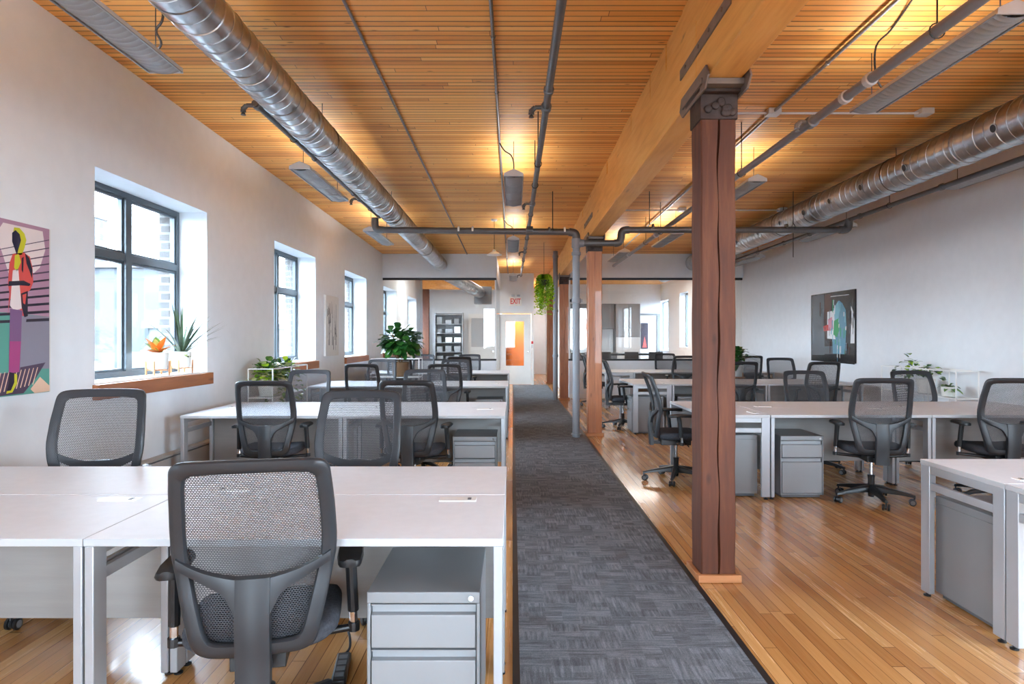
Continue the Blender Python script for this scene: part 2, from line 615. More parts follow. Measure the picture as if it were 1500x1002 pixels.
def window_left(n, y0, y1, z0, z1, X=XL - .29):
    w = MB().m('window_metal')
    d0, d1 = X - .055, X + .012
    fw = .05
    w.box(d0, d1, y0, y0 + fw, z0, z1); w.box(d0, d1, y1 - fw, y1, z0, z1)
    w.box(d0, d1, y0 + fw, y1 - fw, z0, z0 + fw); w.box(d0, d1, y0 + fw, y1 - fw, z1 - fw, z1)
    ym = (y0 + y1) / 2; zt = z0 + (z1 - z0) * .645
    w.box(d0, d1 + .012, ym - .045, ym + .045, z0 + fw, z1 - fw)
    w.box(d0, d1 + .006, y0 + fw, ym - .045, zt - .032, zt + .032); w.box(d0, d1 + .006, ym + .045, y1 - fw, zt - .032, zt + .032)
    # inner sash bars
    for (a, c) in ((y0 + fw, ym - .045), (ym + .045, y1 - fw)):
        for (p, q) in ((z0 + fw, zt - .032), (zt + .032, z1 - fw)):
            t = .022
            w.box(d0 + .02, d1 - .012, a, a + t, p, q); w.box(d0 + .02, d1 - .012, c - t, c, p, q)
            w.box(d0 + .02, d1 - .012, a + t, c - t, p, p + t); w.box(d0 + .02, d1 - .012, a + t, c - t, q - t, q)
    root = struct(w, 'window_%d' % n, bevel=.003, smooth=False)
    g = MB().m('glass'); g.box(X - .03, X - .024, y0 + fw, y1 - fw, z0 + fw, z1 - fw)
    g.build('glass_pane', root, smooth=False)
    s = MB().m('trim_paint'); s.box(XL - .278, XL - .0, y0, y1, z0 - .035, z0)
    s.m('sill_wood'); s.box(XL + .0005, XL + .045, y0 - .03, y1 + .05, z0 - .125, z0 - .012)
    s.m('sill_wood'); s.box(XL - .12, XL + .075, y0 - .05, y1 + .09, z0 - .010, z0 + .010) if False else None
    s.build('window_sill', root, bevel=.003, smooth=False)
    return root


def portal(loc, rot, sx, sy):
    ld = bpy.data.lights.new('sky_portal', 'AREA'); ld.shape = 'RECTANGLE'; ld.size = sx; ld.size_y = sy
    ld.cycles.is_portal = True
    o = bpy.data.objects.new('sky_portal', ld); col.objects.link(o); o.location = loc; o.rotation_euler = rot


for i, (a, c) in enumerate(left_windows):
    window_left(i + 1, a, c, WZ0, WZ1)
    portal((XL - .50, (a + c) / 2, (WZ0 + WZ1) / 2), (0, -PI / 2, 0), WZ1 - WZ0 + .1, c - a)
for i, (a, c, za, zb) in enumerate(right_windows):
    w = MB().m('window_metal')
    w.box(XR + .2, XR + .26, a, a + .05, za, zb); w.box(XR + .2, XR + .26, c - .05, c, za, zb)
    w.box(XR + .2, XR + .26, a + .05, c - .05, za, za + .05); w.box(XR + .2, XR + .26, a + .05, c - .05, zb - .05, zb)
    if c - a > 1.5:
        w.box(XR + .2, XR + .26, (a + c) / 2 - .03, (a + c) / 2 + .03, za + .05, zb - .05)
    r_ = struct(w, 'window_%d' % (i + 11), smooth=False)
    g = MB().m('glass'); g.box(XR + .225, XR + .231, a + .05, c - .05, za + .05, zb - .05); g.build('glass_pane', r_, smooth=False)
    portal((XR + .34, (a + c) / 2, (za + zb) / 2), (0, PI / 2, 0), zb - za, c - a)
for i, (a, c) in enumerate(added_back_windows):
    w = MB().m('window_metal')
    w.box(a, a + .05, YR - .25, YR - .19, .8, 3.1); w.box(c - .05, c, YR - .25, YR - .19, .8, 3.1)
    w.box(a + .05, c - .05, YR - .25, YR - .19, .8, .85); w.box(a + .05, c - .05, YR - .25, YR - .19, 3.05, 3.1)
    w.box((a + c) / 2 - .03, (a + c) / 2 + .03, YR - .25, YR - .19, .85, 3.05)
    r_ = struct(w, 'window_%d' % (i + 21), smooth=False)
    g = MB().m('glass'); g.box(a + .05, c - .05, YR - .222, YR - .216, .85, 3.05); g.build('glass_pane', r_, smooth=False)
    portal(((a + c) / 2, YR - .34, 1.95), (PI / 2, 0, 0), c - a, 2.3)

# glass partitions: track, glass panels with joints
for k, (a, c, joints) in enumerate(((XL, -.39, (-1.25,)), (1.33, XR, (2.32, 3.35)))):
    t = struct(MB().m('black_metal').box(a, c, YP + .03, YP + .09, ZT - .035, ZT + .018).box(a, c, YP + .03, YP + .09, ZB - .03, ZB + .015)
               .m('trim_paint').box(c - .035 if k == 0 else a, c if k == 0 else a + .035, YP + .03, YP + .09, ZB + .015, ZT - .035),
               'trim_%d' % (k + 1), smooth=False)
    xs = [a + .002] + list(joints) + [c - .04 if k == 0 else c]
    if k == 1:
        xs[0] = a + .04
    for p, q in zip(xs[:-1], xs[1:]):
        MB().m('partition_glass').box(p + .004, q - .004, YP + .055, YP + .067, ZB + .015, ZT - .035).build('glass_panel', t, smooth=False)
b = MB().m('partition_glass').box(-.40, -.392, YP + .2, YD - .02, .02, 2.88)
o = struct(b, 'trim_3', smooth=False)
# slim beads: wall to ceiling line, corridor door casing
b = MB().m('trim_paint')
b.box(DX0 - .10, DX0 - .031, YD - .03, YD - .001, 0, 2.25); b.box(DX1 + .031, DX1 + .10, YD - .03, YD - .001, 0, 2.25); b.box(DX0 - .031, DX1 + .031, YD - .03, YD - .001, 2.191, 2.25)
struct(b, 'trim_4', smooth=False)
b = MB().m('trim_paint'); b.box(XR - .015, XR - .001, .0, YP - .001, 0, .12); struct(b, 'baseboard_right', smooth=False)
b = MB().m('trim_paint'); b.box(1.33, XR - .02, YP - .015, YP - .001, 0, .10); struct(b, 'baseboard_far', smooth=False)

# corridor door with glass light
d = MB().m('trim_paint')
gx0, gx1 = (741 - CX) * YD / F, (767.5 - CX) * YD / F
d.box(DX0 - .02, gx0, YD + .03, YD + .075, .01, 2.175); d.box(gx1, DX1 + .02, YD + .03, YD + .075, .01, 2.175)
d.box(gx0, gx1, YD + .03, YD + .075, .01, .585); d.box(gx0, gx1, YD + .03, YD + .075, 1.945, 2.175)
door = struct(d, 'door_1', smooth=False)
MB().m('partition_glass').box(gx0, gx1, YD + .05, YD + .056, .585, 1.945).build('glass_pane', door, smooth=False)
MB().m('chrome').lathe([(.02, 0), (.03, .02), (.034, .05), (.02, .07)], (0, 0, 0), 14, 'y', Matrix.Translation((DX1 - .07, YD + .03, 1.02)) @ Matrix.Scale(-1, 4, (0, 1, 0))).build('door_knob', door)
# orange stair wall beyond the corridor door
b = MB().m('orange_ply').box(-.38, .59, 21.3, 21.4, 0, 3.4); o = struct(b, 'wall_stair', smooth=False)
t = thing('wooden_staircase', 'pale wooden stair treads seen through the glass of the far white door', 'staircase', (-.05, 20.9, 0))
for i in range(8):
    MB().m('post_wood').box(-.31, .02, -.3, .3, .35 + i * .18, .385 + i * .18).build('stair_tread', t)
MB().m('post_wood').box(-.335, -.31, -.3, .3, 0, 1.9).build('stair_stringer', t)

# meeting room behind the left glass: post, cross beam, shelving, white door
b = MB().m('post_wood_red').box(-2.88, -2.68, 20.6, 20.8, 0, 3.0)
tag(b.build('timber_post', bevel=.01), 'dark red timber post inside the meeting room, behind left glass partition', 'column', kind='thing')
b = MB().m('beam_wood').box(-2.88, -.46, 20.55, 20.85, 3.0, 3.41)
tag(b.build('cross_beam', bevel=.01), 'orange timber cross beam on the red post inside the meeting room', 'beam', kind='thing')
t = thing('metal_shelving', 'grey metal shelving with clear panels beyond the left glass partition', 'shelving', (-2.05, 20.6, 0))
for x in (-.45, .43):
    MB().m('fixture_metal').box(x, x + .03, 0, .35, 0, 2.25).build('upright', t)
for i in range(8):
    MB().m('fixture_metal').box(-.42, .43, 0.01, .34, .08 + i * .3, .10 + i * .3).build('shelf', t)
MB().m('cabinet_dark').box(-.42, .43, .33, .36, .02, 2.24).build('back_panel', t)
for i in range(7):
    for j in range(3):
        w_ = R.uniform(.14, .24); h_ = R.uniform(.10, .22); x_ = -.38 + j * .28
        tag(MB().m(R.choice(['cabinet_grey', 'kitchen_grey', 'fixture_metal', 'sign_white'])).box(-2.05 + x_, -2.05 + x_ + w_, 20.66, 20.88, .102 + i * .3, .102 + i * .3 + h_).build('storage_box', bevel=.01),
            'small storage box on the grey metal shelving behind the glass', 'box', 'boxes on the meeting room shelving')
x0, x1 = (686 - CX) * 21.4 / F, (726 - CX) * 21.4 / F
d = MB().m('trim_paint'); d.box(x0, x1, 21.44, 21.49, 0.01, 2.25)
door = struct(d, 'door_2', smooth=False)
d = MB().m('kitchen_light'); d.box(x0 + .1, x1 - .1, 21.425, 21.439, 1.15, 2.1); d.build('frosted_pane', door, smooth=False)
MB().m('chrome').lathe([(.03, 0), (.035, .03), (.02, .06)], (x1 - .08, 21.37, 1.0), 12, 'y').build('door_knob', door)

# ------------------------------------------------------------------ carpet runner
t = thing('carpet_runner', 'long charcoal grey patterned carpet runner down the aisle', 'carpet', (0, 0, 0))
MB().m('carpet').box(.03, 1.03, -1.5, YD - .02, .001, .008).build('carpet_field', t, smooth=False)
for (a, c) in ((.0, .03), (1.03, 1.06)):
    tag(MB().m('black_metal').box(a, c, -1.5, YD - .02, .001, .009).build('edging_strip', t, smooth=False), 'black edging strip', None)

# ------------------------------------------------------------------ timber columns and beam
BX0, BX1, BZ = 1.09, 1.29, 2.87


def column(y, m, label, crack, capped=True):
    root = thing('timber_column', label, 'column', ((BX0 + BX1) / 2, y + .1, 0), 0, 'timber columns along the aisle')
    root['kind'] = 'thing'
    b = MB().m(m)
    hw = .1
    N = 60
    rows = []
    top = BZ - .2 if capped else BZ
    for i in range(N + 1):
        z = .0 + (top) * i / N
        cw = crack * (.55 + .45 * math.sin(i * .35) * math.sin(i * .13 + 1)) + .0005
        cx = .004 * math.sin(i * .21) + .003 * math.sin(i * .67)
        w = hw + .0015 * math.sin(i * .5 + y)
        ch = .008
        rows.append([(-w + ch, -w, z), (cx - cw, -w, z), (cx, -w + .035, z), (cx + cw, -w, z), (w - ch, -w, z), (w, -w + ch, z), (w, w - ch, z),
                     (w - ch, w, z), (-w + ch, w, z), (-w, w - ch, z), (-w, -w + ch, z)])
    n = len(rows[0])
    vs = [p for r_ in rows for p in r_]
    fs = [(i * n + k, i * n + (k + 1) % n, (i + 1) * n + (k + 1) % n, (i + 1) * n + k) for i in range(N) for k in range(n)]
    fs += [tuple(range(n - 1, -1, -1)), tuple(N * n + k for k in range(n))]
    b.add(vs, fs)
    b.build('post', root, angle=30)
    q = MB().m('post_base')
    for (a, c, d_, e) in ((-.125, .125, -.13, -.101), (-.125, .125, .101, .13), (-.13, -.101, -.101, .101), (.101, .13, -.101, .101)):
        q.box(a, c, d_, e, 0.001, .045)
    q.build('base_trim', root, bevel=.004)
    if capped:
        s = MB().m('steel_rust')
        s.box(-.108, .108, -.112, .108, BZ - .2, BZ - .055)
        for k in range(9):
            s.lathe([(.001, 0), (.022, .004), (.026, .014), (.004, .02)], (R.uniform(-.08, .08), -.112 - .018, R.uniform(BZ - .17, BZ - .08)), 8, 'y')
        s.box(-.125, .125, -.15, .15, BZ - .055, BZ - .035)
        s.build('cast_iron_cap', root, bevel=.004)
        s = MB().m('strap_steel')
        s.box(-.135, .135, -.21, .21, BZ - .035, BZ - .001)
        for sx in (-1, 1):
            x = sx * .117
            s.prism([(-.30, BZ - .02), (-.24, BZ - .075), (.24, BZ - .075), (.30, BZ - .02), (.26, BZ + .05), (-.26, BZ + .05)],
                    lambda u, v, x=x: (x - .006, u, v), lambda u, v, x=x: (x + .006, u, v))
        s.build('cap_plate', root, bevel=.002)
    return root


column(3.73, 'post_wood_red', 'nearest timber column, dark red-brown with a long vertical crack', .007)
column(9.32, 'post_wood', 'orange-brown timber column behind the thick grey standpipe', .002)
column(14.9, 'post_wood', 'timber column beside the thin far pipe, at the end of the carpet', .002)
column(20.5, 'post_wood', 'farthest timber column, seen narrow in the bright hallway', .002)

bt = thing('timber_beam', 'heavy orange timber beam running over the columns', 'beam', (BX0, 0, 0))
bt['kind'] = 'thing'
for (y0, y1) in ((-3.5, 3.83), (3.836, 9.42), (9.426, 15.0), (15.006, YE - .1)):
    MB().m('beam_wood').box(0, .2, y0, y1, BZ, BZ + .43).build('beam_length', bt, bevel=.006)
b = MB().m('beam_wood')
y = -3.5
while y < YE - .6:                                    # ragged nailer between beam and ceiling
    L = R.uniform(.35, .9)
    zc = ceil_z(y + L / 2)
    b.box(.03 + R.uniform(0, .012), .17, y, min(y + L - .02, YE - .3), BZ + .43, ceil_z(y + L) + .004 if False else ceil_z(y + L) - .0005)
    y += L
b.box(.018, .182, -3.5, YE - .3, BZ + .43, BZ + .47)
b.build('nailer_strip', bt)
for yc in (3.83, 9.42):
    s = MB().m('strap_steel')
    s.box(-.010, -.001, yc - .62, yc + .34, BZ + .2, BZ + .265)
    for k in (-.5, -.28, -.08, .2):
        s.lathe([(.012, 0), (.012, .008)], (0, 0, 0), 8, 'x', Matrix.Translation((-.018, yc + k, BZ + .232)))
    s.build('steel_strap', bt)

# ------------------------------------------------------------------ pipes, ducts
def ring(mb, c, axis, r, w, n=16):
    mb.lathe([(r * .8, -w / 2), (r, -w / 2 + .003), (r, w / 2 - .003), (r * .8, w / 2)], c, n, axis)


def sprinkler(mb, p, d=(-1, 0, 0)):
    p = Vector(p); d = Vector(d)
    mb.tube([p, p + d * .06], .016, 8)
    mb.tube([p + d * .06, p + d * .085 + Vector((0, 0, -.025)), p + d * .085 + Vector((0, 0, -.05))], .018, 8, rs=[.018, .02, .022])
    mb.lathe([(.006, -.075), (.02, -.072), (.02, -.07), (.006, -.05)], tuple(p + d * .085), 8)


def elbow(mb, pts, r, n=16):
    mb.tube(smoothpath(pts, 5), r, n)


# cross main at Y=9.2 with standpipe at the column
CYP, CZ = 9.2, 2.96
t = thing('sprinkler_cross_main', 'thick grey sprinkler pipe crossing the room under the ceiling', 'pipe', (0, CYP, CZ))
MB().m('dark_pipe').tube([(-1.9, 0, 0), (.80, 0, -.03)], .045, 18).build('pipe_run', t)
MB().m('dark_pipe').tube([(1.0, 0, -.19), (1.47, 0, -.19)], .045, 18).tube([(1.62, 0, .0), (4.72, 0, .0)], .045, 18).build('pipe_run', t)
e = MB().m('dark_pipe')
elbow(e, [(.80, 0, -.03), (.88, 0, -.045), (.905, 0, -.09), (.905, 0, -.15)], .057)
elbow(e, [(1.45, 0, -.19), (1.51, 0, -.18), (1.545, 0, -.12), (1.55, 0, -.06), (1.58, 0, -.01), (1.66, 0, 0)], .055)
e.build('elbow', t)
e = MB().m('dark_pipe'); elbow(e, [(-1.84, 0, 0), (-1.93, 0, .01), (-1.96, 0, .06), (-1.96, 0, .17)], .05); e.build('elbow', t)
e = MB().m('dark_pipe'); elbow(e, [(4.66, 0, .0), (4.76, 0, .01), (4.79, 0, .07), (4.79, 0, .15)], .055); e.build('elbow', t)
for x in (-.77, -.57, .24, .52, .74, 2.0, 3.9):
    m_ = MB().m('white_enamel' if x in (-.77, -.57, .74) else 'dark_pipe'); z_ = 0 if x < 1 else .035
    ring(m_, (x, 0, z_ - (.01 if x > 0 and x < 1 else 0)), 'x', .051 if x != .24 else .062, .03 if x != .24 else .1); m_.build('coupling', t)
for x in (.57, 1.95, 4.0):
    zb = .0 if x < 1 else .03
    hg = MB().m('black_metal').tube([(x, 0, zb + .05), (x, 0, ceil_z(CYP) - CZ - .002)], .006, 6)
    hg.tube([(x, math.cos(a) * .055, zb + math.sin(a) * .055) for a in [i * PI / 8 for i in range(16)]], .004, 5, closed=True)
    if x == 4.0:
        hg.tube([(x, .0, zb - .05), (x, 0, zb - .42)], .006, 6)
    hg.build('hanger_rod', t)

t = thing('standpipe', 'thick grey vertical standpipe standing beside the second timber column', 'pipe', (.905, CYP, 0))
MB().m('grey_pipe').tube([(0, 0, 0.002), (0, 0, CZ - .15)], .052, 20).build('pipe_run', t)
for z, w, r_ in ((.05, .02, .075), (1.95, .07, .068), (2.62, .05, .066), (2.77, .13, .066)):
    m_ = MB().m('grey_pipe'); ring(m_, (0, 0, z), 'z', r_, w, 20)
    if w == .07:
        for k in range(2):
            m_.box(-.09, -.055, -.02, .02, z - .02 + k * .0, z + .02)
        m_.box(.055, .09, -.02, .02, z - .02, z + .02)
    m_.build('coupling', t)
MB().m('grey_pipe').tube([(0, 0, CZ - .19), (.11, 0, CZ - .19)], .055, 18).build('tee_branch', t)
t = thing('standpipe', 'thinner grey vertical pipe standing beside the third column, near the fern', 'pipe', (.98, 14.8, 0))
MB().m('grey_pipe').tube([(0, 0, .002), (0, 0, 3.42)], .055, 18).build('pipe_run', t)
for z in (1.02, 2.05, 3.3):
    m_ = MB().m('grey_pipe'); ring(m_, (0, 0, z), 'z', .068, .06, 18); m_.build('coupling', t)


def sloped(y, dz):  # follows the ceiling
    return ceil_z(y) - dz


# lengthwise sprinkler line over the aisle
def line(name, label, cat, X, y0, y1, dz, r, m, heads=(), couplings=(), hangers=(), zfn=None, hd=(-1, 0, 0), cm=None):
    zf = zfn or (lambda y: sloped(y, dz))
    t = thing(name, label, cat, (X, y0, 0))
    ys = [y0 + (y1 - y0) * i / 8 for i in range(9)]
    MB().m(m).tube([(0, yy - y0, zf(yy)) for yy in ys], r, 14).build('pipe_run', t)
    for yy in couplings:
        k = MB().m(cm or m); ring(k, (0, yy - y0, zf(yy)), 'y', r * 1.35, r * 1.6); k.build('coupling', t)
    for yy in heads:
        k = MB().m(m); sprinkler(k, (hd[0] * r * .8, yy - y0, zf(yy)), hd); ring(k, (0, yy - y0, zf(yy)), 'y', r * 1.45, r * 2.4); k.build('sprinkler_head', t)
    for yy in hangers:
        k = MB().m('black_metal')
        k.tube([(math.cos(a) * r * 1.3, yy - y0, zf(yy) + math.sin(a) * r * 1.3) for a in [i * PI / 7 for i in range(14)]], .004, 5, closed=True)
        k.tube([(0, yy - y0, zf(yy) + r * 1.3), (0, yy - y0, ceil_z(yy) - .001)], .005, 6)
        k.build('hanger_rod', t)
    return t


zl = lambda y: 3.06 + (y - 9.2) * .02 if y > 9.2 else 3.06
line('sprinkler_pipe', 'grey sprinkler line running lengthwise above the carpet aisle', 'pipe', .24, -1.5, 19.0, 0, .026, 'dark_pipe',
     heads=(4.62, 7.9, 12.8, 18.6), couplings=(4.3, 8.6, 10.1, 12.2, 14.5), hangers=(2.2, 6.1, 6.95, 10.8, 16), zfn=zl)
line('sprinkler_pipe', 'grey sprinkler line tucked along the left spiral duct', 'pipe', -1.90, 4.75, 9.2, 0, .024, 'dark_pipe',
     heads=(4.8, 8.0), couplings=(6.2, 7.7), hangers=(5.6, 8.6), zfn=lambda y: 3.14)
line('sprinkler_pipe', 'grey sprinkler line over the right desks, left of the big louvred lamp', 'pipe', 2.27, 1.5, 14.5, 0, .032, 'grey_pipe',
     heads=(4.9,), couplings=(4.4, 4.1, 6.9, 10.2, 12.6), hangers=(3.45, 6.4, 9.9, 11.0), zfn=lambda y: 3.05, cm='fixture_white')
line('sprinkler_pipe', 'thin dark pipe running behind the right spiral duct near the wall', 'pipe', 4.79, 4.5, 14.8, 0, .028, 'dark_pipe',
     heads=(), couplings=(7.2, 8.9, 11.4), hangers=(8.2, 10.4, 12.6), zfn=lambda y: 3.10)
line('conduit', 'dark conduit fixed to the ceiling above the pendant lamps', 'conduit', -.14, -1.5, 19.7, .02, .013, 'conduit', couplings=(4.6, 5.6, 8.2, 11, 13.5, 16))
line('conduit', 'thin conduit on the ceiling beside the left spiral duct', 'conduit', -1.08, -1.5, 15.25, .016, .011, 'conduit', couplings=(3.1, 5.2, 7.2, 9.6, 12.1))
line('conduit', 'silver conduit on the ceiling over the right desks', 'conduit', 2.44, 2.0, 14.0, .03, .014, 'fixture_metal', couplings=(5, 8, 11))


def cross_conduit(Y, x0, x1, label, r=.011, boxes=()):
    t = thing('conduit', label, 'conduit', (x0, Y, ceil_z(Y) - .035))
    MB().m('fixture_white').tube([(0, 0, 0), (x1 - x0, 0, 0)], r, 8).build('conduit_run', t)
    for x in boxes:
        MB().m('fixture_white').box(x - x0 - .06, x - x0 + .06, -.06, .06, -.02, .033).build('junction_box', t, bevel=.004)


cross_conduit(3.95, 2.5, 5.3, 'short white conduit crossing the ceiling above the big louvred lamp', boxes=(2.46,))
cross_conduit(6.05, 1.35, 3.9, 'white conduit crossing the ceiling just right of the nearest column', boxes=(2.44, 3.86))
cross_conduit(10.3, 1.35, 4.4, 'white conduit crossing the ceiling over the middle right desks', boxes=(2.7, 4.3))


def duct(name, label, path, r, pitch=.115, holes=(), joints=(), hangers=()):
    t = thing(name, label, 'duct', path[0])
    o0 = Vector(path[0])
    pts = [Vector(p) - o0 for p in path]
    a, c = pts[0], pts[1]
    L = (c - a).length
    ns = int(L / .25)
    MB().m('galvanised').tube([a + (c - a) * (i / ns) for i in range(ns + 1)], r, 64).build('duct_run', t, angle=60)
    d = (c - a).normalized()
    u = d.cross(Vector((0, 0, 1))).normalized(); v = u.cross(d)
    n = int(L / pitch * 32)
    hx = []
    for i in range(n + 1):
        s_ = i / n
        ang = s_ * L / pitch * 2 * PI
        hx.append(a + d * (L * s_) + (u * math.cos(ang) + v * math.sin(ang)) * (r + .0015))
    MB().m('galvanised').tube(hx, .005, 4).build('spiral_seam', t)
    for y in joints:
        k = MB().m('galvanised')
        p = a + d * y
        k.lathe([(r * .9, -.05), (r + .010, -.045), (r + .010, -.035), (r + .004, -.03), (r + .004, .03), (r + .010, .035), (r + .010, .045), (r * .9, .05)], tuple(p), 40, 'y')
        k.build('joint_collar', t)
    for y in hangers:
        p = a + d * y
        k = MB().m('black_metal')
        k.tube([p + (Vector((math.cos(q), 0, math.sin(q))) * (r + .006)) for q in [i * PI / 12 for i in range(24)]], .004, 5, closed=True)
        k.tube([p + Vector((0, 0, r)), p + Vector((0, 0, ceil_z((p + o0).y) - o0.z - p.z - .001))], .004, 6)
        k.build('hanger', t)
    for y in holes:
        p = a + d * y
        n_ = (u * (-.97 if u.x > 0 else .97) + v * (-.25)).normalized()
        if n_.x > 0: n_ = Vector((-n_.x, n_.y, n_.z))
        q = n_.to_track_quat('Z', 'Y').to_matrix().to_4x4()
        T = Matrix.Translation(p + n_ * (r - .004)) @ q
        k = MB().m('galvanised').lathe([(.036, 0), (.042, .006), (.042, .012), (.034, .012)], (0, 0, 0), 18, 'z', T)
        k.m('kitchen_black').lathe([(.034, .0125), (.001, .0127)], (0, 0, 0), 18, 'z', T)  # black disc gives the shade inside the outlet by colour
        k.build('air_outlet', t)
    return t


duct('spiral_duct', 'galvanised spiral duct running along the left side of the ceiling', [(-1.77, -1.0, 3.255), (-1.70, YP + .6, 3.17)], .148,
     joints=(6.4, 9.6, 12.9, 15.5), hangers=(3.6, 6.9, 10.2, 13.6))
duct('spiral_duct', 'galvanised spiral duct with round air outlets on the right side', [(4.28, 1.0, 3.26), (4.28, YP + 3.0, 3.20)], .185,
     holes=(4.5, 5.75, 6.6, 7.35, 8.1, 8.9, 9.8, 10.8, 11.9, 13.2), joints=(5.1, 7.95, 10.6, 13.0), hangers=(3.2, 6.2, 9.2, 12.2), pitch=.13)
t = duct('duct_branch', 'spiral duct branch bending right inside the glazed meeting room', [(-1.66, 15.95, 3.02), (-.95, 18.6, 2.75)], .16, pitch=.12)
MB().m('cabinet_dark').box(.55, 1.05, 2.6, 2.85, -.6, -.1).build('end_grille', t, bevel=.01)


# ------------------------------------------------------------------ ceiling lamps
FILL_POWER = 2.9  # power of the fill strips added on top of the lamps


def make_fixture():
    t = thing('louvred_lamp', None, 'lamp')
    L, W = 1.5, .21
    prof = [(-.105, 0), (-.1, .028), (-.055, .052), (.055, .052), (.1, .028), (.105, 0), (.098, 0), (.094, .022), (.052, .044), (-.052, .044), (-.094, .022), (-.098, 0)]
    b = MB().m('fixture_white').prism(prof, lambda u, v: (u, 0.012, v), lambda u, v: (u, L - .012, v)); b.build('housing', t)
    lv = MB().m('fixture_lens')
    ny, nx = 232, 8
    vs = []
    for i in range(ny + 1):
        y = .012 + (L - .024) * i / ny
        for j in range(nx + 1):
            q = -1 + 2 * j / nx
            yy = y + .014 * (1 - q * q)
            vs.append((q * .094, min(yy, L - .012), -.020 * (1 - q * q) + .009 * abs(math.sin(PI * y / .05)) ** .6))
    lv.add(vs, [(i * (nx + 1) + j, i * (nx + 1) + j + 1, (i + 1) * (nx + 1) + j + 1, (i + 1) * (nx + 1) + j) for i in range(ny) for j in range(nx)])
    lv.build('ribbed_diffuser', t, angle=60)
    MB().m('fixture_metal').tube([(-.1, .013, .0), (-.1, L - .013, .0)], .006, 6).tube([(.1, .013, 0), (.1, L - .013, 0)], .006, 6).build('side_rail', t)
    MB().m('fixture_white').tube([(0, .03, .026), (0, L - .03, .026)], .015, 10).build('tube_lamp', t)
    for y in (0, L - .012):
        MB().m('fixture_white').prism([(-.105, -.004), (-.1, .03), (-.04, .058), (0, .075), (.04, .058), (.1, .03), (.105, -.004)],
                                      lambda u, v, y=y: (u, y, v), lambda u, v, y=y: (u, y + .012, v)).build('end_cap', t, bevel=.002)
    ld = bpy.data.lights.new('fill_uplight', 'AREA'); ld.shape = 'RECTANGLE'; ld.size = .08; ld.size_y = L - .1; ld.energy = FILL_POWER; ld.color = (.95, .97, 1)  # added strip to brighten ceiling and room; the tubes themselves stay unlit
    lo = bpy.data.objects.new('fill_uplight', ld); col.objects.link(lo); lo.parent = t; lo.location = (0, L / 2, .082); lo.rotation_euler = (PI, 0, 0)
    for y in (.12, L - .12):
        MB().m('black_metal').tube([(0, y, .05), (0, y, .40)], .0035, 5).build('hanging_wire', t)
    return t


FX = make_fixture()
fx = [(-2.12, 2.45, 3.03, 'louvred ceiling lamp in the top left corner, beside the spiral duct'),
      (-2.10, 6.35, 3.08, 'second louvred ceiling lamp from the camera between left wall and duct'),
      (-2.22, 10.0, 3.08, 'farthest louvred ceiling lamp between left wall and duct'),
      (0.01, 6.75, 3.11, 'louvred lamp above the aisle, seen end-on, nearest of three'),
      (0.01, 10.9, 3.08, 'louvred lamp above the aisle, seen end-on, beyond the cross pipe'),
      (0.01, 16.4, 3.02, 'louvred lamp above the aisle, small and farthest, before the door wall'),
      (2.66, 3.40, 3.12, 'large louvred ceiling lamp at top right, nearest the camera'),
      (2.66, 7.00, 3.12, 'louvred lamp just right of the nearest column, above desks'),
      (2.66, 10.4, 3.10, 'louvred lamp seen just left of the nearest column under the ceiling'),
      (2.12, 12.2, 3.05, 'small louvred lamp near the far partition, right of second column'),
      (4.95, 5.80, 3.10, 'louvred lamp below the right duct against the white wall'),
      (4.95, 9.45, 3.06, 'louvred lamp on the right wall side, just past the cross pipe end'),
      (4.95, 12.9, 3.04, 'farthest louvred lamp along the right wall')]
for i, (x, y, z, lb) in enumerate(fx):
    o = FX if i == 0 else copy_tree(FX)
    o.location = (x, y, z)
    o['label'] = lb
    o['group'] = 'louvred ceiling lamps'
    if x > 4:
        for ch in list(o.children):
            if ch.type == 'LIGHT':
                bpy.data.objects.remove(ch)
for (x, y, z, lb, pts) in (
        (-2.12, 3.8, 3.1, 'black cord looping up from the top left lamp', [(0, 0, 0), (.05, .0, .06), (.02, 0, .14), (.06, 0, .22), (.05, 0, .46)]),
        (0.01, 6.9, 3.19, 'black cord curving down from the ceiling box to the nearest aisle lamp', [(0, 0, 0), (0, 0, .12), (-.03, 0, .2), (-.1, 0, .25), (-.15, 0, .33)]),
        (0.01, 11.0, 3.16, 'black cord curving to the aisle lamp beyond the cross pipe', [(0, 0, 0), (0, 0, .1), (-.03, 0, .18), (-.1, 0, .22), (-.15, 0, .29)]),
        (2.64, 4.6, 3.2, 'black cord looping between ceiling box and big right lamp', [(0, 0, 0), (-.05, 0, .1), (-.06, -.02, .3), (-.0, -.1, .38), (-.1, -.5, .38), (-.16, -.64, .36)])):
    k = MB().m('black_metal').tube(smoothpath(pts, 5), .007, 6)
    o = k.build('lamp_cord'); o.location = (x, y, z - .02); tag(o, lb, 'cord')
for (x, y) in ((-.14, 6.9), (-.14, 11.0)):
    pass
# white shade pendant
YQ = 11.2
t = thing('pendant_lamp', 'small round white pendant lamp hanging left of the aisle', 'lamp', ((724 - CX) * YQ / F, YQ, 2.86))
MB().m('white_enamel').lathe([(.135, 0), (.13, .012), (.06, .05), (.035, .065), (.03, .09), (.012, .1), (.012, .09), (.02, .08), (.05, .045), (.12, .006)], (0, 0, 0), 28).build('shade', t)
MB().m('black_metal').tube([(0, 0, .1), (0, 0, ceil_z(YQ) - 2.86 - .025)], .004, 6).build('cord', t)
MB().m('fixture_white').lathe([(.05, ceil_z(YQ) - 2.86 - .03), (.055, ceil_z(YQ) - 2.86 - .002)], (0, 0, 0), 16).build('ceiling_rose', t)


# ------------------------------------------------------------------ desks
DW, DD, DH = 1.40, .61, .74


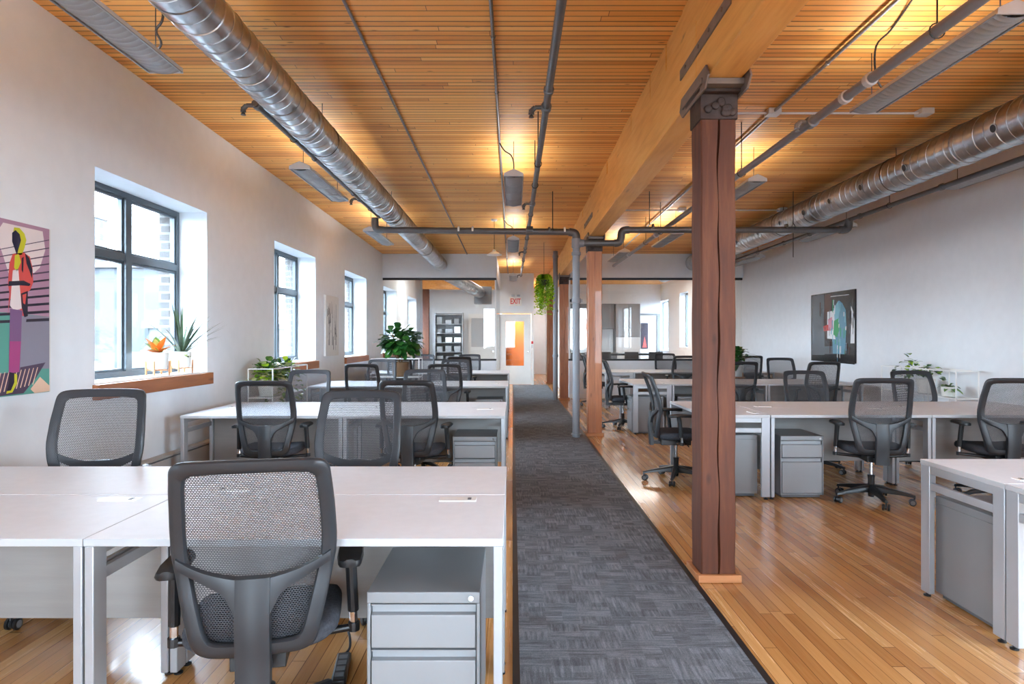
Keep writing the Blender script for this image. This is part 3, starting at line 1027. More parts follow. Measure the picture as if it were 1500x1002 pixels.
def make_desk(W, D):
    t = thing('desk', None, 'desk')
    b = MB().m('desk_top').box(.001, W - .001, .001, D - .001, DH - .025, DH)
    b.m('desk_edge'); b.mi = [0, 0, 1, 1, 1, 1]
    b.build('desktop', t, bevel=.0025)
    for x in (.004, W - .034):
        f = MB().m('desk_metal')
        for (y0, y1) in ((.003, .075), (D - .075, D - .003)):
            f.box(x, x + .03, y0, y1, .022, DH - .025)
        f.box(x + .004, x + .026, .075, D - .075, .672, DH - .026)
        f.box(x + .004, x + .026, .075, D - .075, .585, .625)
        lf = f.build('leg_frame', t, bevel=.003)
        for y in (.035, D - .035):
            tag(MB().m('chair_black').lathe([(.018, .001), (.018, .008), (.007, .010), (.007, .022)], (x + .015, y, 0), 12).build('leveling_foot', lf), 'black levelling foot', None)
    MB().m('modesty').box(.036, W - .036, D - .045, D - .027, .235, DH - .03).build('modesty_panel', t, bevel=.0015)
    fl = MB().m('white_enamel').box(W - .27, W - .12, D - .115, D - .055, DH - .001, DH + .004)
    fl.m('cabinet_dark').box(W - .155, W - .14, D - .10, D - .07, DH + .004, DH + .0055)
    fl.build('cable_flap', t, bevel=.001)
    return t


_protos = {}


def desk(x, y, rz, label, W=DW, D=DD, group='white office desks'):
    k = (round(W, 3), round(D, 3))
    if k not in _protos:
        _protos[k] = o = make_desk(W, D)
    else:
        o = copy_tree(_protos[k])
    o.location = (x, y, 0); o.rotation_euler = (0, 0, rz)
    o['label'] = label; o['group'] = group
    return o


rowsL = [(2.129, -.03, 1.39), (5.57, -.065, 1.405), (9.05, -.065, 1.405), (12.5, -.065, 1.405)]
rn = ['nearest left cluster', 'second left cluster', 'third left cluster', 'farthest left cluster']
for (y, xr, W), nm in zip(rowsL, rn):
    desk(xr - W, y, 0, 'white desk beside the carpet, near side of the %s' % nm, W)
    desk(xr - 2 * W, y, 0, 'white desk toward the window wall, near side of the %s' % nm, W)
    desk(xr, y + 2 * DD + .003, PI, 'white desk beside the carpet, far side of the %s' % nm, W)
    desk(xr - W, y + 2 * DD + .003, PI, 'white desk toward the window wall, far side of the %s' % nm, W)
# right clusters
desk(2.245, 2.335, 0, 'white desk at bottom right edge, near half of the foreground pair')
desk(2.245 + DW, 2.335 + 2 * DD + .003, PI, 'white desk at bottom right with grey cabinet behind its end frame')
for (y, xs, nm, W) in ((5.62, 2.25, 'second right cluster', 1.405), (9.5, 2.35, 'third right cluster', 1.41), (12.9, 2.42, 'farthest right cluster', 1.41)):
    desk(xs, y, 0, 'white desk on the near side of the %s, left one' % nm, W)
    desk(xs + W, y, 0, 'white desk on the near side of the %s, right one by the wall' % nm, W)
    desk(xs + W, y + 2 * DD + .003, PI, 'white desk on the far side of the %s, left one' % nm, W)
    if xs + 2 * W < XR - .05:
        desk(xs + 2 * W, y + 2 * DD + .003, PI, 'white desk on the far side of the %s, right one by the wall' % nm, W)
    # end desk, its user facing +X
    desk(xs - .575, y + 1.26, -PI / 2, 'white desk turned sideways at the aisle end of the %s' % nm, 1.26, .572)


# ------------------------------------------------------------------ file cabinets
def make_cabinet():
    t = thing('file_cabinet', None, 'cabinet')
    W, D, H = .38, .47, .55
    b = MB().m('cabinet_grey')
    b.box(0, W, .0, D, H - .038, H)
    b.box(0, .012, .002, D, .03, H - .038); b.box(W - .012, W, .002, D, .03, H - .038); b.box(.012, W - .012, D - .012, D, .03, H - .038)
    b.box(.012, W - .012, .01, D - .012, .03, .045)
    b.m('cabinet_dark').box(.02, W - .02, .03, D - .02, .005, .03).box(.012, W - .012, .03, .04, .045, H - .038)
    b.build('cabinet_body', t, bevel=.003)
    for (z0, z1) in ((.362, .508), (.048, .355)):
        d = MB().m('cabinet_front').box(.015, W - .015, .0, .02, z0, z1 - .034)
        dr = d.build('drawer', t, bevel=.003)
        p = MB().m('cabinet_front')
        p.prism([(.002, z1 - .034), (.022, z1 - .032), (.024, z1 - .006), (.002, z1 - .004), (.002, z1), (.028, z1), (.028, z1 - .036)],
                lambda u, v: (.015, u, v), lambda u, v: (W - .015, u, v))
        p.build('drawer_pull', dr)
    tag(MB().m('chrome').lathe([(.009, -.004), (.009, .002)], (W - .03, 0, H - .02), 12, 'y').build('lock', t), 'small chrome lock', None)
    return t


CAB = make_cabinet()
cabs = [(-.49, 2.165, 0, 'grey two-drawer cabinet under the nearest desk, beside the carpet'),
        (-.52, 5.62, 0, 'grey two-drawer cabinet under the second left cluster, beside the carpet'),
        (-.52, 9.10, 0, 'grey two-drawer cabinet under the third left cluster, beside the carpet'),
        (-.52, 12.55, 0, 'grey two-drawer cabinet under the farthest left cluster'),
        (2.35, 5.66, 0, 'grey two-drawer cabinet facing the camera under the second right cluster'),
        (2.44, 9.55, 0, 'grey two-drawer cabinet under the third right cluster, facing the camera'),
        (1.70, 6.10, -PI / 2, 'grey cabinet under the sideways desk behind the nearest column'),
        (1.76, 9.93, -PI / 2, 'grey cabinet under the sideways desk right of the second column'),
        (2.68 , 3.51, PI, 'grey cabinet standing inside the end frame of the bottom right desk')]
for i, (x, y, rz, lb) in enumerate(cabs):
    o = CAB if i == 0 else copy_tree(CAB)
    o.location = (x, y, .001); o.rotation_euler = (0, 0, rz); o['label'] = lb; o['group'] = 'grey file cabinets under desks'


# ------------------------------------------------------------------ chairs
def yprof(z):
    pts = [(.36, -.205), (.44, -.20), (.52, -.215), (.60, -.212), (.70, -.20), (.80, -.212), (.90, -.238), (1.0, -.272), (1.09, -.305)]
    for (a, p), (c, q) in zip(pts[:-1], pts[1:]):
        if z <= c:
            k = max(0, (z - a) / (c - a)); k = k * k * (3 - 2 * k) * .35 + k * .65
            return p + (q - p) * k
    return pts[-1][1]


def wrap(x):
    return .55 * x * x


OUT = [(0, .440), (.09, .440), (.145, .445), (.182, .475), (.205, .57), (.228, .68), (.243, .78), (.240, .90), (.231, 1.01), (.222, 1.058), (.190, 1.078), (.10, 1.083), (0, 1.084)]
INN = [(0, .487), (.08, .487), (.122, .492), (.140, .515), (.160, .59), (.182, .69), (.197, .78), (.195, .90), (.187, 1.00), (.179, 1.024), (.155, 1.035), (.08, 1.039), (0, 1.040)]


def make_chair():
    t = thing('office_chair', None, 'chair')
    o_ = smoothpath(OUT, 4); i_ = smoothpath(INN, 4)
    ring_o = o_ + [(-x, z) for x, z in reversed(o_[1:-1])]
    ring_i = i_ + [(-x, z) for x, z in reversed(i_[1:-1])]
    n = len(ring_o)
    B = MB().m('chair_plastic')
    th = .030
    L = []
    for (xo, zo), (xi, zi) in zip(ring_o, ring_i):
        # rounded cross section with 8 points
        sec = []
        for (a, d) in ((0, .25), (.12, 0), (.5, -.1), (.88, 0), (1, .3), (1, .75), (.85, 1), (.15, 1), (0, .8)):
            x = xo + (xi - xo) * a; z = zo + (zi - zo) * a
            sec.append((x, yprof(z) + wrap(x) - th + th * d, z))
        L.append(sec)
    k = len(L[0])
    vs = [p for s_ in L for p in s_]
    fs = [(i * k + j, i * k + (j + 1) % k, ((i + 1) % n) * k + (j + 1) % k, ((i + 1) % n) * k + j) for i in range(n) for j in range(k)]
    B.add(vs, fs)
    B.build('backrest_frame', t, angle=50)
    # mesh panel stretched over the front of the frame
    P = MB().m('chair_mesh')
    m = len(o_); nx = 12
    vs = []
    for (x, z) in o_:
        zc = .762 + (z - .762) * .985; w = x * .965
        for j in range(nx + 1):
            xx = -w + 2 * w * j / nx
            vs.append((xx, yprof(zc) + wrap(xx) + .005, zc))
    fs = [(i * (nx + 1) + j, i * (nx + 1) + j + 1, (i + 1) * (nx + 1) + j + 1, (i + 1) * (nx + 1) + j) for i in range(m - 1) for j in range(nx)]
    P.add(vs, fs)
    tag(P.build('mesh_panel', t, angle=80), 'see-through charcoal mesh', None)
    # wishbone support behind
    half = smoothpath([(0, .698), (.05, .700), (.12, .715), (.18, .738), (.230, .768)], 3) + \
        smoothpath([(.228, .775), (.18, .745), (.12, .712), (.078, .68), (.058, .64), (.053, .58), (.052, .50)], 3) + [(.052, .37), (0, .37)]
    Sx = MB().m('chair_plastic')
    strips_t = smoothpath([(0, .698), (.05, .700), (.12, .715), (.18, .738), (.230, .768)], 6)

    def yb(x, z, off):
        return yprof(max(z, .44)) + wrap(x) - off
    # arm part: quads between upper curve and lower curve sampled by x
    up = smoothpath([(0, .698), (.05, .700), (.12, .715), (.18, .738), (.230, .768)], 8)
    lo = smoothpath([(0, .58), (.05, .582), (.066, .618), (.09, .650), (.13, .672), (.18, .698), (.232, .728)], 6)

    def at(c, x):
        for (a, p), (b_, q) in zip(c[:-1], c[1:]):
            if x <= b_:
                return p + (q - p) * (x - a) / max(b_ - a, 1e-6)
        return c[-1][1]
    xs = [i * .226 / 22 for i in range(23)]
    xs = [-x for x in reversed(xs[1:])] + xs
    vs = []
    for x in xs:
        zu, zl_ = at(up, abs(x)), at(lo, abs(x))
        f0 = .040 + .014 * max(0, 1 - abs(x) / .226)
        for (z, o2) in ((zu, .026), (zu - .004, f0), ((zu + zl_) / 2, f0 + .004), (zl_ + .004, f0), (zl_, .026)):
            vs.append((x, yb(x, z, o2), z))
    q = 5
    fs = [(i * q + j, i * q + (j + 1) % q, (i + 1) * q + (j + 1) % q, (i + 1) * q + j) for i in range(len(xs) - 1) for j in range(q)]
    fs += [tuple(range(q)), tuple((len(xs) - 1) * q + j for j in reversed(range(q)))]
    Sx.add(vs, fs)
    zs = [.36, .42, .48, .54, .60, .66, .70]
    vs = []
    for z in zs:
        for (x, o2) in ((-.052, .026), (-.05, .056), (-.038, .062), (.038, .062), (.05, .056), (.052, .026)):
            vs.append((x, yb(0, z, o2), z))
    q = 6
    fs = [(i * q + j, i * q + (j + 1) % q, (i + 1) * q + (j + 1) % q, (i + 1) * q + j) for i in range(len(zs) - 1) for j in range(q)]
    fs += [tuple(reversed(range(q))), tuple((len(zs) - 1) * q + j for j in range(q))]
    Sx.add(vs, fs)
    Sx.build('back_support', t, angle=45)
    # seat cushion: superellipse loft
    S = MB().m('seat_fabric')
    rows = [(.42, .80), (.428, .93), (.445, 1.0), (.468, 1.0), (.485, .965), (.494, .86), (.497, .5), (.495, .02)]
    n = 40
    vs = []
    for (z, s_) in rows:
        for i in range(n):
            a = 2 * PI * i / n
            ca, sa = math.cos(a), math.sin(a)
            x = math.copysign(abs(ca) ** .5, ca) * .245 * s_; y = math.copysign(abs(sa) ** .5, sa) * .235 * s_ + .035
            dz = -.03 * max(0, (y - .15) / .12) ** 2 + .012 * (abs(x) / .245) ** 2 * s_
            vs.append((x, y, z + dz))
    fs = [(i * n + j, i * n + (j + 1) % n, (i + 1) * n + (j + 1) % n, (i + 1) * n + j) for i in range(len(rows) - 1) for j in range(n)]
    fs += [tuple(reversed(range(n))), tuple((len(rows) - 1) * n + j for j in range(n))]
    S.add(vs, fs)
    S.build('seat', t, angle=70)
    # mechanism
    Mx = MB().m('chair_black').box(-.085, .085, -.16, .13, .365, .418).box(-.045, .045, -.225, -.13, .37, .40)
    Mx.tube([(-.30, .0, .408), (-.1, .0, .39), (.1, .0, .39), (.30, .0, .408)], .014, 8)
    Mx.tube([(.08, .06, .39), (.20, .07, .385), (.26, .07, .38)], .006, 6)
    Mx.build('tilt_mechanism', t, bevel=.006)
    tag(MB().m('chrome').lathe([(.014, .20), (.014, .368)], (0, 0, 0), 14).build('gas_cylinder', t), 'chrome gas cylinder', None)
    MB().m('chair_black').lathe([(.022, .045), (.026, .06), (.026, .2), (.03, .23), (.022, .235)], (0, 0, 0), 16).build('cylinder_cover', t)
    for k_ in range(5):
        a = PI / 2 + 2 * PI * k_ / 5 + PI / 5
        T = Matrix.Rotation(a, 4, 'Z')
        b = MB().m('chair_black')
        secs = [(.018, .030, .085, .150), (.10, .026, .088, .135), (.22, .020, .082, .112), (.325, .014, .068, .088)]
        vs = []
        for (x, w, z0, z1) in secs:
            for (y, z) in ((-w, z0), (w, z0), (w, z1 - .012), (w * .6, z1), (-w * .6, z1), (-w, z1 - .012)):
                vs.append(tuple(T @ Vector((x, y, z))))
        q = 6
        fs = [(i * q + j, i * q + (j + 1) % q, (i + 1) * q + (j + 1) % q, (i + 1) * q + j) for i in range(3) for j in range(q)]
        fs += [tuple(reversed(range(q))), tuple(3 * q + j for j in range(q))]
        b.add(vs, fs)
        lg = b.build('base_leg', t, angle=40)
        c = MB().m('chair_black')
        T2 = Matrix.Translation(T @ Vector((.318, 0, 0))) @ Matrix.Rotation(a + PI / 2 + .5 * math.sin(k_ * 2.1), 4, 'Z')
        c.lathe([(.007, .05), (.007, .082)], (0, 0, 0), 8, 'z', T2)
        c.lathe([(.022, -.006), (.022, .006)], (0, .014, .03), 14, 'x', T2)
        cs = c.build('caster', lg)
        w_ = MB()
        for sx in (-.020, .020):
            w_.m('chair_black').lathe([(.020, -.009), (.0275, -.006), (.0275, .006), (.020, .009)], (sx, .014, .0285), 18, 'x', T2)
            w_.m('rubber_grey').lathe([(.010, -.0098), (.018, -.0095), (.018, .0095), (.010, .0098)], (sx, .014, .0285), 14, 'x', T2)
        # keep two levels: wheels join the caster mesh
        w_.build('wheel', lg)
    for sx in (-1, 1):
        p = MB().m('chair_arm')
        secs = [(-.10, .022, .672), (-.085, .038, .668), (-.02, .044, .668), (.08, .043, .668), (.125, .030, .668), (.14, .012, .670)]
        vs = []
        for (y, w, z) in secs:
            for (dx, dz) in ((-w, .010), (-w * .85, .0), (w * .85, 0), (w, .010), (w * .9, .022), (w * .4, .028), (-w * .4, .028), (-w * .9, .022)):
                vs.append((sx * .280 + dx, y - .02, z + dz - .008 * ((y - .02) / .12) ** 2))
        q = 8
        fs = [(i * q + j, i * q + (j + 1) % q, (i + 1) * q + (j + 1) % q, (i + 1) * q + j) for i in range(len(secs) - 1) for j in range(q)]
        fs += [tuple(reversed(range(q))), tuple((len(secs) - 1) * q + j for j in range(q))]
        p.add(vs, fs)
        ar = p.build('armrest', t, angle=50)
        ps = MB().m('chair_arm').tube(smoothpath([(sx * .280, -.03, .672), (sx * .282, -.022, .62), (sx * .286, -.01, .52), (sx * .288, -.005, .47)], 3), .019, 10,
                                      rs=None)
        ps.build('arm_post', ar)
        tag(MB().m('chrome').tube([(sx * .288, -.005, .47), (sx * .290, .0, .41)], .0135, 10).build('arm_tube', ar), 'silver lower tube', None)
        MB().m('chair_black').tube([(sx * .290, .0, .425), (sx * .290, .0, .395)], .02, 10).build('arm_clamp', ar)
    return t


CH = make_chair()
D_ = math.radians
chairs = [
    (-.84, 2.20, 12, .965, 'large mesh office chair in the foreground, its back to the camera'),
    (-2.27, 3.38, 191, 1.03, 'mesh office chair at the left edge facing the camera, behind the nearest desk'),
    (-.88, 3.42, 177, 1.02, 'mesh office chair facing the camera behind the nearest desks, next to the aisle'),
    (-2.06, 5.56, 4, .98, 'chair with its back to camera at second left cluster, by the window'),
    (-.84, 5.53, -5, .985, 'chair with its back to camera at second left cluster, beside the grey cabinet'),
    (-2.24, 6.86, 180, .98, 'chair facing the camera beyond second left cluster, beside the leafy white planter'),
    (-.95, 6.86, 184, .985, 'chair facing the camera beyond second left cluster, nearer the aisle'),
    (-2.05, 9.02, 0, .985, 'chair back to camera at third left cluster, near the small wall canvas'),
    (-.91, 9.02, -4, .985, 'chair back to camera at third left cluster, nearer the aisle'),
    (-2.14, 10.32, 180, .99, 'chair facing the camera beyond third left cluster, in front of the big fig'),
    (-.93, 10.32, 182, .985, 'chair facing the camera beyond third left cluster, nearer the aisle'),
    (-2.14, 12.44, 0, .99, 'chair back to camera at farthest left cluster, below the fig leaves'),
    (-1.01, 12.44, 0, .99, 'chair back to camera at farthest left cluster, nearer the aisle'),
    (-1.93, 13.78, 180, .99, 'chair facing the camera behind the farthest left cluster, right of the fig'),
    (-.94, 13.78, 178, .99, 'chair facing the camera behind farthest left cluster, nearest the aisle'),
    (3.09, 5.56, -10, 1.0, 'swivel chair with its back to the camera in the middle of right desks'),
    (4.16, 5.56, -8, 1.0, 'swivel chair at the right edge with its back to the camera'),
    (3.23, 6.90, 178, .97, 'chair facing the camera beyond second right cluster, left of the wire planter'),
    (4.43, 6.90, 181, .97, 'chair facing the camera beyond second right cluster, before the wire planter'),
    (3.24, 9.42, 4, 1.0, 'dark chair back just right of the nearest column, at third right cluster'),
    (4.42, 9.42, 0, 1.0, 'chair back to camera right of centre, below the dark picture'),
    (4.57, 10.78, 178, 1.0, 'chair facing the camera by the right wall, left of the dark picture'),
    (4.62, 12.78, 0, 1.0, 'chair back beside the dark green plant at the right wall'),
    (3.34, 12.78, 0, 1.0, 'chair back to camera seen left of the nearest column, farthest right cluster'),
    (3.42, 14.22, 180, 1.0, 'chair facing the camera against the right glass partition'),
    (1.62, 6.40, -93, .99, 'swivel chair turned sideways between the column and the sideways desk'),
    (1.74, 10.20, -92, .99, 'swivel chair turned sideways right of the second column'),
    (1.76, 13.60, -90, .99, 'swivel chair turned sideways, mostly hidden behind the second column'),
]
for i, (x, y, rz, s, lb) in enumerate(chairs):
    o = CH if i == 0 else copy_tree(CH)
    o.location = (x, y, .001); o.rotation_euler = (0, 0, D_(rz)); o.scale = (1, 1, s)
    o['label'] = lb; o['group'] = 'mesh back office chairs'

# power strip under the nearest chair
t = thing('power_strip', 'black power strip with cord on the floor by the nearest chair', 'power strip', (-.72, 2.72, .0), .15)
MB().m('chair_black').box(-.03, .03, -.14, .10, .002, .035).build('strip_body', t, bevel=.008)
for k in range(4):
    MB().m('rubber_grey').box(-.018, .018, -.11 + k * .05, -.08 + k * .05, .035, .037).build('outlet', t)
MB().m('chair_black').tube(smoothpath([(0, .1, .02), (.02, .14, .04), (0, .18, .10), (-.08, .17, .12), (-.2, .1, .115)], 5), .006, 6).build('cord', t)


# ------------------------------------------------------------------ plants
def leaf(mb, p, d, L, W, droop=.3, shape='oval', seg=6, fold=.15, up=None):
    p = Vector(p); d = Vector(d).normalized()
    up = Vector(up) if up else Vector((0, 0, 1))
    s = d.cross(up)
    if s.length < .1: s = d.cross(Vector((1, 0, 0)))
    s.normalize(); n = s.cross(d).normalized()
    vs = []
    for i in range(seg + 1):
        t = i / seg
        if shape == 'oval': w = math.sin(PI * min(1, t * .97 + .03)) ** .7
        elif shape == 'heart': w = (math.sin(PI * min(1, t * .85 + .15)) ** .8) * (1 - .25 * t)
        elif shape == 'fiddle': w = (.55 + .55 * t) * math.sin(PI * min(1, t * .9 + .06)) ** .55
        else: w = (1 - t) ** .7 * (.6 + .4 * min(1, t * 6))
        w *= W / 2
        c = p + d * (L * t) + Vector((0, 0, -1)) * (droop * L * t * t) 
        vs += [tuple(c - s * w + n * w * fold), tuple(c), tuple(c + s * w + n * w * fold)]
    fs = []
    for i in range(seg):
        a = i * 3
        fs += [(a, a + 1, a + 4, a + 3), (a + 1, a + 2, a + 5, a + 4)]
    mb.add(vs, fs)


def rdir(lo=-.2, hi=1.0):
    a = R.uniform(0, 2 * PI); z = R.uniform(lo, hi)
    r_ = math.sqrt(max(0, 1 - z * z))
    return Vector((r_ * math.cos(a), r_ * math.sin(a), z))


def wire_stand(name, label, x0, x1, y0, y1, z1, loc=None, bars=True):
    cx, cy = (x0 + x1) / 2, (y0 + y1) / 2
    t = thing(name, label, 'planter', (cx, cy, 0), 0, 'white wire planter stands')
    hx, hy = (x1 - x0) / 2, (y1 - y0) / 2
    r_ = .006
    b = MB().m('white_enamel')
    for sx in (-hx, hx):
        for sy in (-hy, hy):
            b.box(sx - r_, sx + r_, sy - r_, sy + r_, .001, z1)
    for z in (z1, z1 - .32, .1):
        for sx in (-hx, hx): b.box(sx - r_, sx + r_, -hy, hy, z - r_, z + r_)
        for sy in (-hy, hy): b.box(-hx, hx, sy - r_, sy + r_, z - r_, z + r_)
    if hy > hx:
        n = max(1, int(hy * 2 / .45))
        for k in range(1, n):
            y = -hy + 2 * hy * k / n
            for sx in (-hx, hx): b.box(sx - r_, sx + r_, y - r_, y + r_, .001, z1)
    b.build('wire_frame', t)
    b = MB().m('white_enamel').box(-hx + .006, hx - .006, -hy + .006, hy - .006, z1 - .33, z1 - .322)
    b.build('tray', t)
    return t


def pot(mb, c, r0, r1, h, m='pot_white'):
    mb.m(m).lathe([(r0 * .9, 0), (r0, .005), (r1, h - .004), (r1, h), (r1 - .008, h), (r1 - .012, h - .03), (.005, h - .03)], c, 24)
    mb.m('soil').lathe([(r1 - .013, h - .029), (.004, h - .026)], c, 18)


# left planter with pothos
wire_stand('planter_stand', 'white wire planter stand against the left wall holding leafy pothos', -2.93, -2.66, 7.15, 8.35, 1.07)
for k, (x, y, lb) in enumerate(((-2.80, 7.38, 'nearer bushy yellow-green pothos in the white left wire planter'), (-2.80, 7.95, 'farther bushy yellow-green pothos in the white left wire planter'))):
    t = thing('potted_pothos', lb, 'plant', (x, y, .75), 0, 'pothos in the left planter')
    q = MB(); pot(q, (0, 0, 0), .09, .12, .2); q.build('pot', t)
    f = MB()
    for i in range(190):
        f.m(['leaf_mid', 'leaf_fern', 'leaf_pale', 'leaf_dark'][i % 4])
        d = rdir(-.15, .95); p = Vector((0, 0, .22)) + Vector((d.x * .15, d.y * .25, d.z * .22)) * R.uniform(.3, 1)
        leaf(f, p, d + Vector((0, 0, .2)), R.uniform(.07, .12), R.uniform(.05, .09), .5, 'heart')
    for v_ in range(7):
        a = R.uniform(-.8, 2.2)
        p = Vector((.13 * math.cos(a), .13 * math.sin(a), .2))
        for i in range(7):
            p = p + Vector((.02 * math.cos(a), .02 * math.sin(a), -.055))
            f.m(R.choice(['leaf_mid', 'leaf_pale'])); leaf(f, p, rdir(-.3, .4), .08, .06, .4, 'heart')
    f.build('foliage', t, angle=80)

# fiddle leaf fig
wire_stand('planter_stand', 'white wire planter stand holding the big fiddle leaf fig', -2.45, -1.62, 11.15, 11.55, 1.06)
t = thing('fiddle_leaf_fig', 'large fiddle leaf fig with broad dark green leaves, left of the meeting room', 'plant', (-1.98, 11.35, .742))
q = MB(); q.m('stem_brown').lathe([(.10, 0), (.13, .01), (.15, .25), (.14, .26), (.13, .22), (.01, .22)], (0, 0, 0), 24); q.build('basket_pot', t)
s_ = MB().m('stem_brown')
tips = []
for k in range(6):
    a = k * 1.05
    e = Vector((.22 * math.cos(a), .16 * math.sin(a), R.uniform(.5, .8)))
    s_.tube([(0, 0, .2), (e.x * .4, e.y * .4, .38), tuple(e)], .011, 6); tips.append(e)
s_.build('trunk', t)
f = MB()
for i in range(230):
    f.m('leaf_dark')
    d = rdir(-.6, .95)
    c = Vector((0, 0, .62)); p = c + Vector((d.x * .36, d.y * .26, d.z * .30)) * (R.uniform(.03, .75) ** .5)
    leaf(f, p, d + rdir(-1, 1) * .6, R.uniform(.13, .2), R.uniform(.11, .16), .35, 'fiddle', fold=.2)
f.build('foliage', t, angle=80)

# right wire planter along the wall with trailing vine
wire_stand('planter_stand', 'long white wire planter stand along the right wall', 5.12, 5.38, 7.45, 8.95, 1.03)
t = thing('potted_vine', 'trailing green vine spilling over the right wire planter', 'plant', (5.25, 8.2, .715), 0)
q = MB(); pot(q, (0, 0, 0), .085, .11, .18); q.build('pot', t)
f = MB()
for v_ in range(11):
    sy = R.choice((-1, 1)); p = Vector((0, 0, .2)); 
    dy = R.uniform(.02, .06) * sy; dz = R.uniform(.035, .07)
    for i in range(10):
        p = p + Vector((R.uniform(-.02, .005), dy, dz - i * .0125))
        f.m(R.choice(['leaf_mid', 'leaf_dark', 'leaf_fern'])); leaf(f, p, rdir(-.3, .7), R.uniform(.06, .10), .06, .35, 'heart')
f.m('leaf_mid')
for i in range(5):
    leaf(f, (-.05, .28, .3 + i * .05), rdir(0, .8), .1, .08, .3, 'heart')
f.build('foliage', t, angle=80)
t = thing('potted_lily', 'small green plant hanging low at the right end of wire planter', 'plant', (5.22, 7.72, .715), 0)
q = MB(); pot(q, (0, 0, 0), .07, .09, .12); q.build('pot', t)
f = MB().m('leaf_mid')
for i in range(22):
    d = rdir(.1, .95); leaf(f, (0, 0, .10), d, R.uniform(.12, .2), .05, .6, 'oval')
f.build('foliage', t, angle=80)
# dark plant right of column
t = thing('potted_lily', 'dark green leafy plant on a stand behind the nearest column by right wall', 'plant', (4.08, 11.75, 0), 0)
q = MB(); pot(q, (0, 0, .72), .10, .13, .2); q.build('pot', t)
b = MB().m('stand_wood')
for k in range(4):
    a = k * PI / 2 + .7
    b.tube([(.15 * math.cos(a), .15 * math.sin(a), .001), (.12 * math.cos(a), .12 * math.sin(a), .80)], .012, 8)
b.box(-.11, .11, -.11, .11, .70, .719)
b.build('stand', t)
f = MB().m('leaf_dark')
for i in range(46):
    d = rdir(.15, .98); leaf(f, (d.x * .07, d.y * .07, .90 + .25 * d.z), d, R.uniform(.26, .46), .10, .55, 'oval')
f.build('foliage', t, angle=80)

# sill plants on small wooden stands
for k, (px, lb) in enumerate(((231, 'white pot with orange and yellow leaves on the first window sill'),
                              (266, 'white pot with long spiky leaves on the first window sill'))):
    X = -3.005 if k else -3.0
    X = XL - .10
    Y = -X * F / (CX - px)
    t = thing('sill_plant', lb, 'plant', (X, Y, WZ0 + .001), 0, 'potted plants on the first window sill')
    q = MB(); pot(q, (0, 0, .055), .078, .088, .15); q.build('pot', t)
    s_ = MB().m('stand_wood')
    for a in (.2, .2 + PI / 2, .2 + PI, .2 + 1.5 * PI):
        s_.tube([(.095 * math.cos(a), .095 * math.sin(a), .0), (.1 * math.cos(a), .1 * math.sin(a), .13)], .009, 8)
    s_.box(-.09, .09, -.01, .01, .042, .054).box(-.01, .01, -.09, .09, .042, .054)
    s_.build('wooden_stand', t)
    f = MB()
    if k == 0:
        for i in range(16):
            f.m(['leaf_orange', 'leaf_pale', 'leaf_mid', 'leaf_orange'][i % 4])
            d = rdir(.4, .95); d.x = max(d.x, -.2); leaf(f, (0, 0, .19), d, R.uniform(.13, .24), R.uniform(.07, .1), .25, 'heart')
    else:
        for i in range(34):
            f.m('leaf_spiky')
            d = rdir(.45, .97); d.x = max(d.x, -.12); leaf(f, (0, 0, .17), d, R.uniform(.42, .68), .03, .2, 'spike', seg=8)
        for i in range(14):
            f.m(['leaf_pale', 'leaf_mid', 'white_enamel'][i % 3]); d = rdir(.0, .6); leaf(f, (0, 0, .19), d, R.uniform(.07, .12), .05, .5, 'oval')
    f.build('foliage', t, angle=80)

# hanging fern
t = thing('hanging_fern', 'bright green fern hanging beside the third column', 'plant', (.66, 13.6, 2.62), 0)
q = MB(); q.m('chair_black').lathe([(.05, -.1), (.10, -.09), (.13, .03), (.12, .03), (.1, -.05)], (0, 0, 0), 20); q.build('pot', t)
MB().m('black_metal').tube([(0, 0, 0), (0, 0, ceil_z(13.6) - 2.625)], .004, 5).build('hanging_wire', t)
f = MB().m('leaf_fern')
for i in range(150):
    a = R.uniform(0, 2 * PI); L = R.uniform(.40, .75); o_ = R.uniform(.03, .22)
    p = Vector((0, 0, .03)); vx, vy = math.cos(a), math.sin(a)
    n_ = 13
    prev = None
    for k in range(n_):
        u = k / (n_ - 1)
        q_ = Vector((vx * o_ * (1 - (1 - u) ** 2.4), vy * o_ * (1 - (1 - u) ** 2.4), .06 + .22 * math.sin(min(1, u * 2) * PI / 2) * (1 - u) - L * u * u))
        w = .055 * (1 - u * .6)
        for sg in (-1, 1):
            leaf(f, q_, Vector((-vy * sg, vx * sg, -.4)), w * 1.3, .034, .4, 'oval', seg=3)
f.build('foliage', t, angle=80)

# ------------------------------------------------------------------ wall canvases
XA = XL + .035


def poly(mb, pts, m, lift, X=XA, side=1):
    vs = [on_x(px, py, X) for px, py in pts]
    vs = [(X + side * lift, v[1], v[2]) for v in vs]
    mb.m(m).add(vs, [tuple(range(len(vs)))])


for n_, c in (('art_mauve', (168, 128, 150)), ('art_teal', (86, 150, 136)), ('art_grey', (132, 128, 142)), ('art_cream', (222, 208, 206)), ('art_ink', (34, 26, 44)),
              ('art_yellow', (196, 190, 40)), ('art_red', (206, 76, 70)), ('art_purple', (118, 84, 122)), ('art_magenta', (160, 64, 118)), ('art_peach', (222, 186, 160)),
              ('art_navy', (28, 26, 56)), ('art_stripe', (74, 56, 78)), ('art_sketch', (96, 96, 98)), ('art_paper', (214, 212, 208))):
    mat(n_, c, .55)
t = thing('wall_canvas', 'pop art canvas of a figure in yellow hood and red jacket, far left', 'picture', (0, 0, 0))
y0, y1 = 3.52, 4.265
b = MB().m('art_paper').box(XL + .001, XA, y0, y1, 1.055, 2.125); b.build('canvas', t, bevel=.002)
a = MB()


